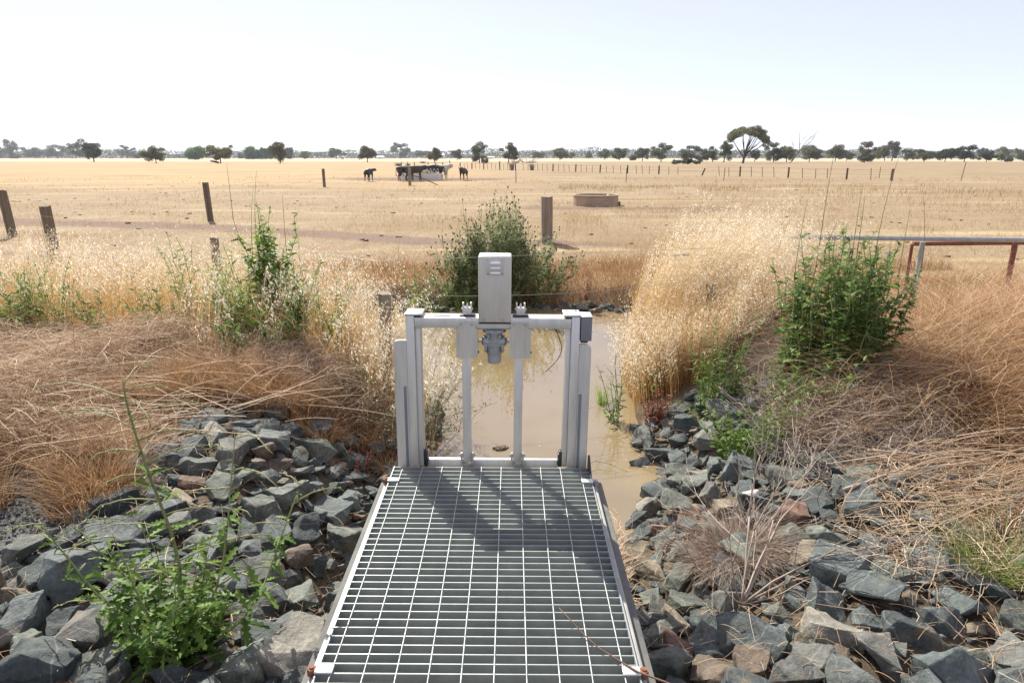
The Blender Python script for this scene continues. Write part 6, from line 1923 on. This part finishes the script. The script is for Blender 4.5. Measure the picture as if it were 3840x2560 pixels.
GT = 'paddock trees along the horizon'
TREES = [
    ('shrub', 'dark bush cut by the left edge on the horizon', -16, 14, 333, 361, 'shrub', 'dark_tree', None),
    ('gum_tree', 'gappy tall gum at the far left of the horizon', 6, 50, 313, 364, 'airy', 'gum_grey', 26),
    ('shrub', 'low bright green bush beside the far left gum', 16, 45, 350, 364, 'shrub', 'pale_green', None),
    ('gum_tree', 'low domed grey green gum second from the left edge', 55, 103, 333, 364, 'dome', 'gum_grey', None),
    ('gum_tree', 'thin wispy gum left of the big dark domed tree', 110, 164, 329, 364, 'airy', 'gum_grey', 132),
    ('gum_tree', 'pale wispy gum leaning out behind the big dark domed tree', 168, 226, 318, 366, 'airy', 'gum_grey', 205),
    ('domed_tree', 'big dark domed tree with a bare trunk, largest at left', 196, 236, 321, 371, 'dome', 'dark_tree', 216),
    ('gum_tree', 'gum with a feather left of the round dark bush', 273, 310, 333, 364, 'airy', 'gum_grey', 294),
    ('shrub', 'round dark green bush beside the olive domed tree', 308, 333, 346, 364, 'shrub', 'dark_tree', None),
    ('domed_tree', 'olive domed tree on a short trunk in the left paddock', 333, 382, 332, 374, 'dome', 'gum_olive', 359),
    ('willow', 'broad bright green willow standing alone at left', 424, 472, 333, 367, 'willow', 'willow', None),
    ('gum_tree', 'open leaning gum just right of the lone willow', 477, 536, 321, 374, 'airy', 'gum_olive', 507),
    ('shrub', 'small dark bush at the left end of the willow row', 546, 563, 346, 364, 'shrub', 'dark_tree', None),
    ('willow', 'leftmost green willow of the row of willows', 562, 599, 333, 366, 'willow', 'willow', None),
    ('willow', 'middle green willow of the row of willows', 590, 615, 337, 366, 'willow', 'willow', None),
    ('willow', 'right hand green willow behind the grey green gum', 606, 636, 335, 366, 'willow', 'willow', None),
    ('gum_tree', 'tall grey green gum in front of the willow row', 620, 663, 321, 374, 'dome', 'gum_olive', 644),
    ('willow', 'dark willow right behind the tall grey green gum', 655, 676, 335, 365, 'willow', 'dark_tree', None),
    ('pale_tree', 'pale yellow green low tree right of the willow row', 684, 716, 344, 365, 'dome', 'pale_green', None),
    ('gum_tree', 'sparse grey tree behind the black cattle dots at centre left', 752, 794, 337, 365, 'airy', 'gum_grey', None),
    ('gum_tree', 'olive tree on a thin trunk above the lone black calf', 824, 866, 333, 372, 'dome', 'gum_olive', 844),
    ('gum_tree', 'tall blue grey gum above the hay feeder', 897, 941, 326, 364, 'gum', 'gum_grey', None),
    ('gum_tree', 'hazy low gum right of the tall blue grey gum', 952, 985, 340, 364, 'dome', 'gum_grey', None),
    ('domed_tree', 'olive brown domed tree beside the white shed', 982, 1016, 338, 373, 'dome', 'gum_olive', 998),
    ('gum_tree', 'brownish grey tree between the white shed and the tall gum', 1036, 1063, 337, 368, 'dome', 'brown_shrub', 1050),
    ('gum_tree', 'tall spreading green gum above the dark brown calf', 1080, 1121, 321, 373, 'gum', 'gum', 1101),
    ('shrub', 'brown bush at the foot of the tall spreading gum', 1105, 1122, 358, 374, 'shrub', 'brown_shrub', None),
    ('gum_tree', 'crooked gum with one lobe out to the left, right of the control box', 1148, 1190, 325, 373, 'airy', 'gum_olive', 1168),
    ('domed_tree', 'small round dark tree right of the brush heap', 1221, 1252, 345, 366, 'dome', 'gum', None),
    ('gum_tree', 'rounded gum on a clear trunk left of the bush clump', 1269, 1305, 336, 368, 'dome', 'gum', 1286),
    ('domed_tree', 'small yellowish olive tree beside the rounded gum', 1306, 1321, 348, 365, 'dome', 'gum_olive', None),
    ('domed_tree', 'small green tree above the round water trough', 1343, 1362, 346, 365, 'dome', 'gum', None),
    ('domed_tree', 'rounded green tree just right of the round water trough', 1372, 1406, 341, 367, 'dome', 'gum', None),
    ('gum_tree', 'pair topped green gum between two rounded trees', 1401, 1444, 333, 368, 'dome', 'gum', None),
    ('shrub', 'low dark tree under the domed gum', 1446, 1468, 350, 368, 'shrub', 'gum', None),
    ('gum_tree', 'domed grey green gum on a dark trunk above the oats left side', 1458, 1490, 332, 370, 'dome', 'gum_grey', 1475),
    ('gum_tree', 'tall clumped gum with a forked trunk left of the low bush row', 1494, 1543, 326, 371, 'gum', 'gum', 1518),
    ('gum_tree', 'open crowned gum standing behind the low bush row', 1560, 1614, 328, 371, 'gum', 'gum_grey', 1585),
    ('shrub', 'left bush of the low bush row', 1540, 1566, 364, 376, 'shrub', 'gum', None),
    ('shrub', 'middle bush of the low bush row', 1564, 1592, 361, 376, 'shrub', 'dark_tree', None),
    ('shrub', 'right bush of the low bush row', 1588, 1614, 364, 376, 'shrub', 'gum', None),
    ('gum_tree', 'slim gum right of the low bush row', 1610, 1649, 329, 371, 'gum', 'gum', 1637),
    ('gum_tree', 'tall dense gum touching the umbrella tree on its left', 1650, 1683, 320, 372, 'gum', 'gum', 1662),
    ('umbrella_tree', 'tallest tree with a wide umbrella crown and leaning dark trunk', 1671, 1759, 288, 374, 'umbrella', 'gum_olive', 1706),
    ('gum_tree', 'small gum just right of the umbrella tree trunk', 1723, 1745, 338, 371, 'dome', 'gum', 1733),
    ('gum_tree', 'gum with a pale trunk left of the leaning dead tree', 1750, 1796, 326, 372, 'gum', 'gum', 1776),
    ('gum_tree', 'dense gum behind the leaning dead tree', 1782, 1828, 333, 372, 'dome', 'gum', 1806),
    ('gum_tree', 'broad rounded gum right of the leaning dead tree', 1834, 1888, 330, 371, 'dome', 'gum', 1858),
    ('gum_tree', 'round headed gum with a wispy top, second right of the dead tree', 1896, 1940, 331, 370, 'dome', 'gum', 1918),
    ('gum_tree', 'low rounded gum left of the tall gappy right gum', 1927, 1961, 341, 369, 'dome', 'gum_olive', 1944),
    ('gum_tree', 'tall gappy gum over a dark round bush at right', 1964, 2007, 323, 371, 'gum', 'gum_olive', 1986),
    ('shrub', 'dark bush at the foot of the tall gappy right gum', 1968, 2004, 350, 373, 'shrub', 'dark_tree', None),
    ('gum_tree', 'spreading gum joined to the left of the tall dense one', 2000, 2046, 333, 369, 'dome', 'gum', 2032),
    ('gum_tree', 'tall dense narrow gum above the thick right paddock post', 2035, 2066, 323, 369, 'gum', 'gum', 2048),
    ('gum_tree', 'twin headed gum right of the tall dense narrow gum', 2071, 2103, 337, 369, 'gum', 'gum', 2082),
    ('gum_tree', 'flat topped dark gum third from the right group', 2102, 2143, 339, 371, 'dome', 'gum', 2122),
    ('gum_tree', 'dark gum with foliage down to the grass at right', 2149, 2193, 336, 371, 'dome', 'dark_tree', 2170),
    ('gum_tree', 'wide dark gum with dead tips, largest of the right end', 2194, 2241, 328, 371, 'gum', 'dark_tree', 2214),
    ('gum_tree', 'open gum behind the two dark trees at the right end', 2240, 2263, 334, 366, 'airy', 'gum_grey', None),
    ('domed_tree', 'dark flat domed tree near the right end', 2249, 2282, 343, 371, 'dome', 'dark_tree', 2265),
    ('gum_tree', 'olive gum behind the little bright tree at right', 2284, 2320, 335, 366, 'gum', 'gum_olive', None),
    ('domed_tree', 'little bright green tree near the right edge', 2288, 2309, 349, 370, 'dome', 'pale_green', 2299),
    ('shrub', 'low dark bush right of the little bright tree', 2308, 2331, 359, 371, 'shrub', 'gum_grey', None),
    ('gum_tree', 'gum cut by the right edge of the photo', 2334, 2384, 333, 369, 'gum', 'gum', 2350)]
for nm, lab, x0, x1, top, base, kind, mat, tx in TREES:
    tree(nm, lab, 'bush' if nm == 'shrub' else 'tree', x0, x1, top, base, kind, mat, tx, GT)
# dead trees
for lab, px, base, specs in (('bare dead tree leaning right between gums', 1814, 373.5, [((0.55, 0, 0.8), 0.42, 1.0)]),):
    D = row_dist(base); k = 1.6327 * (D * CT + 1.98 * ST) / FPX; H_ = 70 * k
    x = (px - 1176) * k
    root = thing('dead_tree', lab, 'tree', (x, D, gz(x, D)))
    out = []
    branching((0, 0, -0.1), (0.62, 0, 0.8), H_ * 0.48, H_ * 0.026, 0, 1, 0.3, 0.7, out, 6, 0.03)
    tip = out[0][0][-1]; n_trunk = 1
    for d_, L_ in (((0.55, 0.1, 0.85), 0.36), ((-0.15, 0.1, 1.0), 0.34), ((0.75, -0.1, 0.6), 0.36)):
        branching(tip, d_, H_ * L_, H_ * 0.015, 3, 2.4, 0.34, 0.66, out, 6, 0.05, 0.03)
    branching(out[0][0][3], (-0.6, 0.1, 0.9), H_ * 0.34, H_ * 0.011, 3, 2.3, 0.34, 0.66, out, 6, 0.05, 0.03)
    g = Geo(); tubes_of(g, out[:1], 7); g.build('trunk', M['bark'], root)
    g = Geo(); tubes_of(g, out[1:], 4, 0.022); g.build('branches', M['bark_pale'], root)
# brush heap of fallen branches, bushes of dead twigs, sheds
D = row_dist(374); k = 1.6327 * (D * CT + 1.98 * ST) / FPX; x = (1202 - 1176) * k
root = thing('brush_heap', 'heap of grey fallen branches left of the small round tree', 'brush heap', (x, D, gz(x, D)))
out = []
for q in range(16):
    branching((U(-22, 22) * k, U(-2, 2), 0.1), (U(-1, 1), U(-.3, .3), U(0.15, 0.6)), 9 * k, 0.10, 2, 2.4, 0.5, 0.7, out, 5, 0.1)
g = Geo(); tubes_of(g, out, 4, 0.03); o = g.build('branches', M['bark_pale'], root)
for lab, px, base, w_ in (('fallen dark log lying left of the leaning open gum', 493, 374, 18),):
    D = row_dist(base); k = 1.6327 * (D * CT + 1.98 * ST) / FPX; x = (px - 1176) * k
    g = Geo(); g.tubes(np.array([[(-w_ / 2 * k, 0, 0.75), (0, 0.2, 0.5), (w_ / 2 * k, 0.3, 0.22)]]), np.array([[0.22, 0.3, 0.26]]), 8)
    o = g.build('fallen_log', M['bark'], smooth=True); o.location = (x, D, gz(x, D)); tag(o, lab, 'log')


def dead_bush(lab, px, base, wpx, hpx):
    D = row_dist(base); k = 1.6327 * (D * CT + 1.98 * ST) / FPX; x_ = (px - 1176) * k
    n_ = 260; a = U(0, 2 * PI, n_)
    P_ = blades(np.zeros((n_, 3)) + np.stack([rng.normal(0, wpx * k * 0.12, n_), rng.normal(0, 0.3, n_), np.zeros(n_)], 1), U(0.5, 1.0, n_) * hpx * k, a, U(0.1, 0.7, n_) * wpx / hpx, U(0, 0.2, n_), 5)
    gg = Geo(); gg.strands(P_, taper(np.full(n_, 0.05), 5, 0.4), hside(U(0, PI, n_)), rng.random(n_))
    o_ = gg.build('dead_bush', M['twigs'], smooth=False); o_.location = (x_, D, gz(x_, D)); tag(o_, lab, 'bush', 'dead twig bushes along the far fence')


dead_bush('grey twiggy dead bush at the left end of the far fence', 915, 380, 22, 9)
dead_bush('second grey dead bush by the left end of the far fence', 938, 380, 14, 7)
dead_bush('low grey dead bush left of the white shed base', 972, 374, 24, 6)
dead_bush('tall grey dead bush on the far fence above the control box', 1176, 389, 16, 20)
dead_bush('faint dead bush right beside the tall one on the far fence', 1222, 389, 14, 16)
dead_bush('small brown dead bush on the far fence right of the feeder', 1035, 383, 14, 6)
for lab, px, base, w_, h_ in (('white shed with a bright iron roof beside the olive domed tree', 1007, 364, 26, 13), ('small white farm roof left of the tall blue grey gum', 873, 363.6, 16, 6),
                              ('tiny pale farm roof left of the small white farm roof', 846, 363.6, 9, 5), ('pale low farm building right of the crooked gum foot', 1128, 363.6, 16, 5)):
    D = 700; k = 1.6327 * (D * CT + 1.98 * ST) / FPX; x = (px - 1176) * k
    root = thing('farm_shed', lab, 'shed', (x, D, gz(x, D)), group='white farm roofs on the horizon')
    W_, H_ = w_ * k, h_ * k
    b = bmesh.new(); bm_box(b, (-W_ / 2, 0, 0), (W_ / 2, 9, H_ * 0.62)); bm_obj('wall', b, M['shed_wall'], root, smooth=False)
    b = bmesh.new()
    bm_prism(b, [(-W_ / 2 - 0.3, 0), (W_ / 2 + 0.3, 0), (W_ / 2 - 0.4, 1), (-W_ / 2 + 0.4, 1)], -0.4, 9.4)
    for v_ in b.verts:
        top_ = v_.co.z > 0.5
        v_.co.y = 4.5 if top_ and False else v_.co.y
        v_.co.z = H_ * 0.62 + 0.02 + (H_ * 0.38 if top_ else 0)
        if top_: v_.co.y = 4.5 + (v_.co.y - 4.5) * 0.25
    bm_obj('roof', b, M['shed_roof'], root, smooth=False)
    b = bmesh.new(); bm_box(b, (-W_ * 0.2, -0.06, 0), (W_ * 0.1, -0.01, H_ * 0.42)); bm_obj('door', b, M['grey'], root)
# rail seat like white trough far right
x, y = at(2316, 369.5, FIELD)
# distant woodland
g = Geo()
for Dk, n_, h0, h1 in ((880, 52000, 3, 10), (1250, 58000, 9, 20)):
    x = U(-1.7, 1.7, n_) * Dk
    h0 = h0 + 4.5 * sstep(-0.1, 0.3, x / Dk) * (Dk < 1000)
    prof = h0 + (h1 - h0) * fbm(x / 60, x * 0 + Dk, 91, 4) ** 1.3 * (0.6 + 0.8 * vnoise(x / 260, x * 0 + Dk, 97))
    z_ = prof * rng.random(n_) ** 0.8
    pos = np.stack([x, Dk + U(-14, 14, n_), FIELD + z_], 1)
    Mx = frames(rng.normal(size=(n_, 3)), U(0, PI, n_)) * U(1.2, 2.6, n_)[:, None, None] * (Dk / 1050)
    g.inst(LEAFLET[0] - np.array([0.5, 0, 0]), LEAFLET[1], Mx, pos, np.clip(vnoise(x / 14, x * 0, 95) * 0.8 + U(0, 0.3, n_), 0, 1))
fw = g.build('distant_woodland', M['gum_grey']); tag(fw, 'distant hazy belt of woodland along the whole horizon', 'woodland', kind='stuff')

# ------------------------------------------------------------------ thin summer haze
hz = bpy.data.materials.new('summer_haze'); hz.use_nodes = True
N = hz.node_tree.nodes; N.remove(N['Principled BSDF'])
pv = N.new('ShaderNodeVolumePrincipled'); pv.inputs['Color'].default_value = (0.86, 0.92, 1.0, 1); pv.inputs['Density'].default_value = 0.00017
pv.inputs['Anisotropy'].default_value = 0.3
hz.node_tree.links.new(pv.outputs[0], N['Material Output'].inputs['Volume'])
bm = bmesh.new(); bm_box(bm, (-9500, -9500, -3.0), (9500, 9500, 40.0))
ho = bm_obj('haze', bm, hz, smooth=False); tag(ho, 'thin pale heat haze over the paddocks', kind='stuff')

# flecks of straw and leaf floating on the channel, mostly along its edges
n = 2600
PP = np.stack([U(-2.2, 2.2, n), U(3.2, 9.9, n)], 1); d_ = poly_sdf(PP[:, 0], PP[:, 1], CHANNEL)
k = (d_ < -0.01) & (rng.random(n) < np.exp(d_ / 0.10) * 0.8 + 0.02); PP = PP[k]; n = len(PP)
az = U(0, 2 * PI, n)
P = lying(np.stack([PP[:, 0], PP[:, 1], np.full(n, WATER + 0.003)], 1), U(0.015, 0.09, n), az, np.zeros(n), U(0, 0.004, n), 3, rng.normal(0, 0.5, n))
g = Geo(); g.strands(P, taper(U(0.003, 0.009, n), 3, 0.5), hside(az), U(0.1, 0.9, n))
fl = g.build('floating_litter', M['straw']); tag(fl, 'bits of straw and leaf floating along the channel edges', 'litter', kind='stuff')
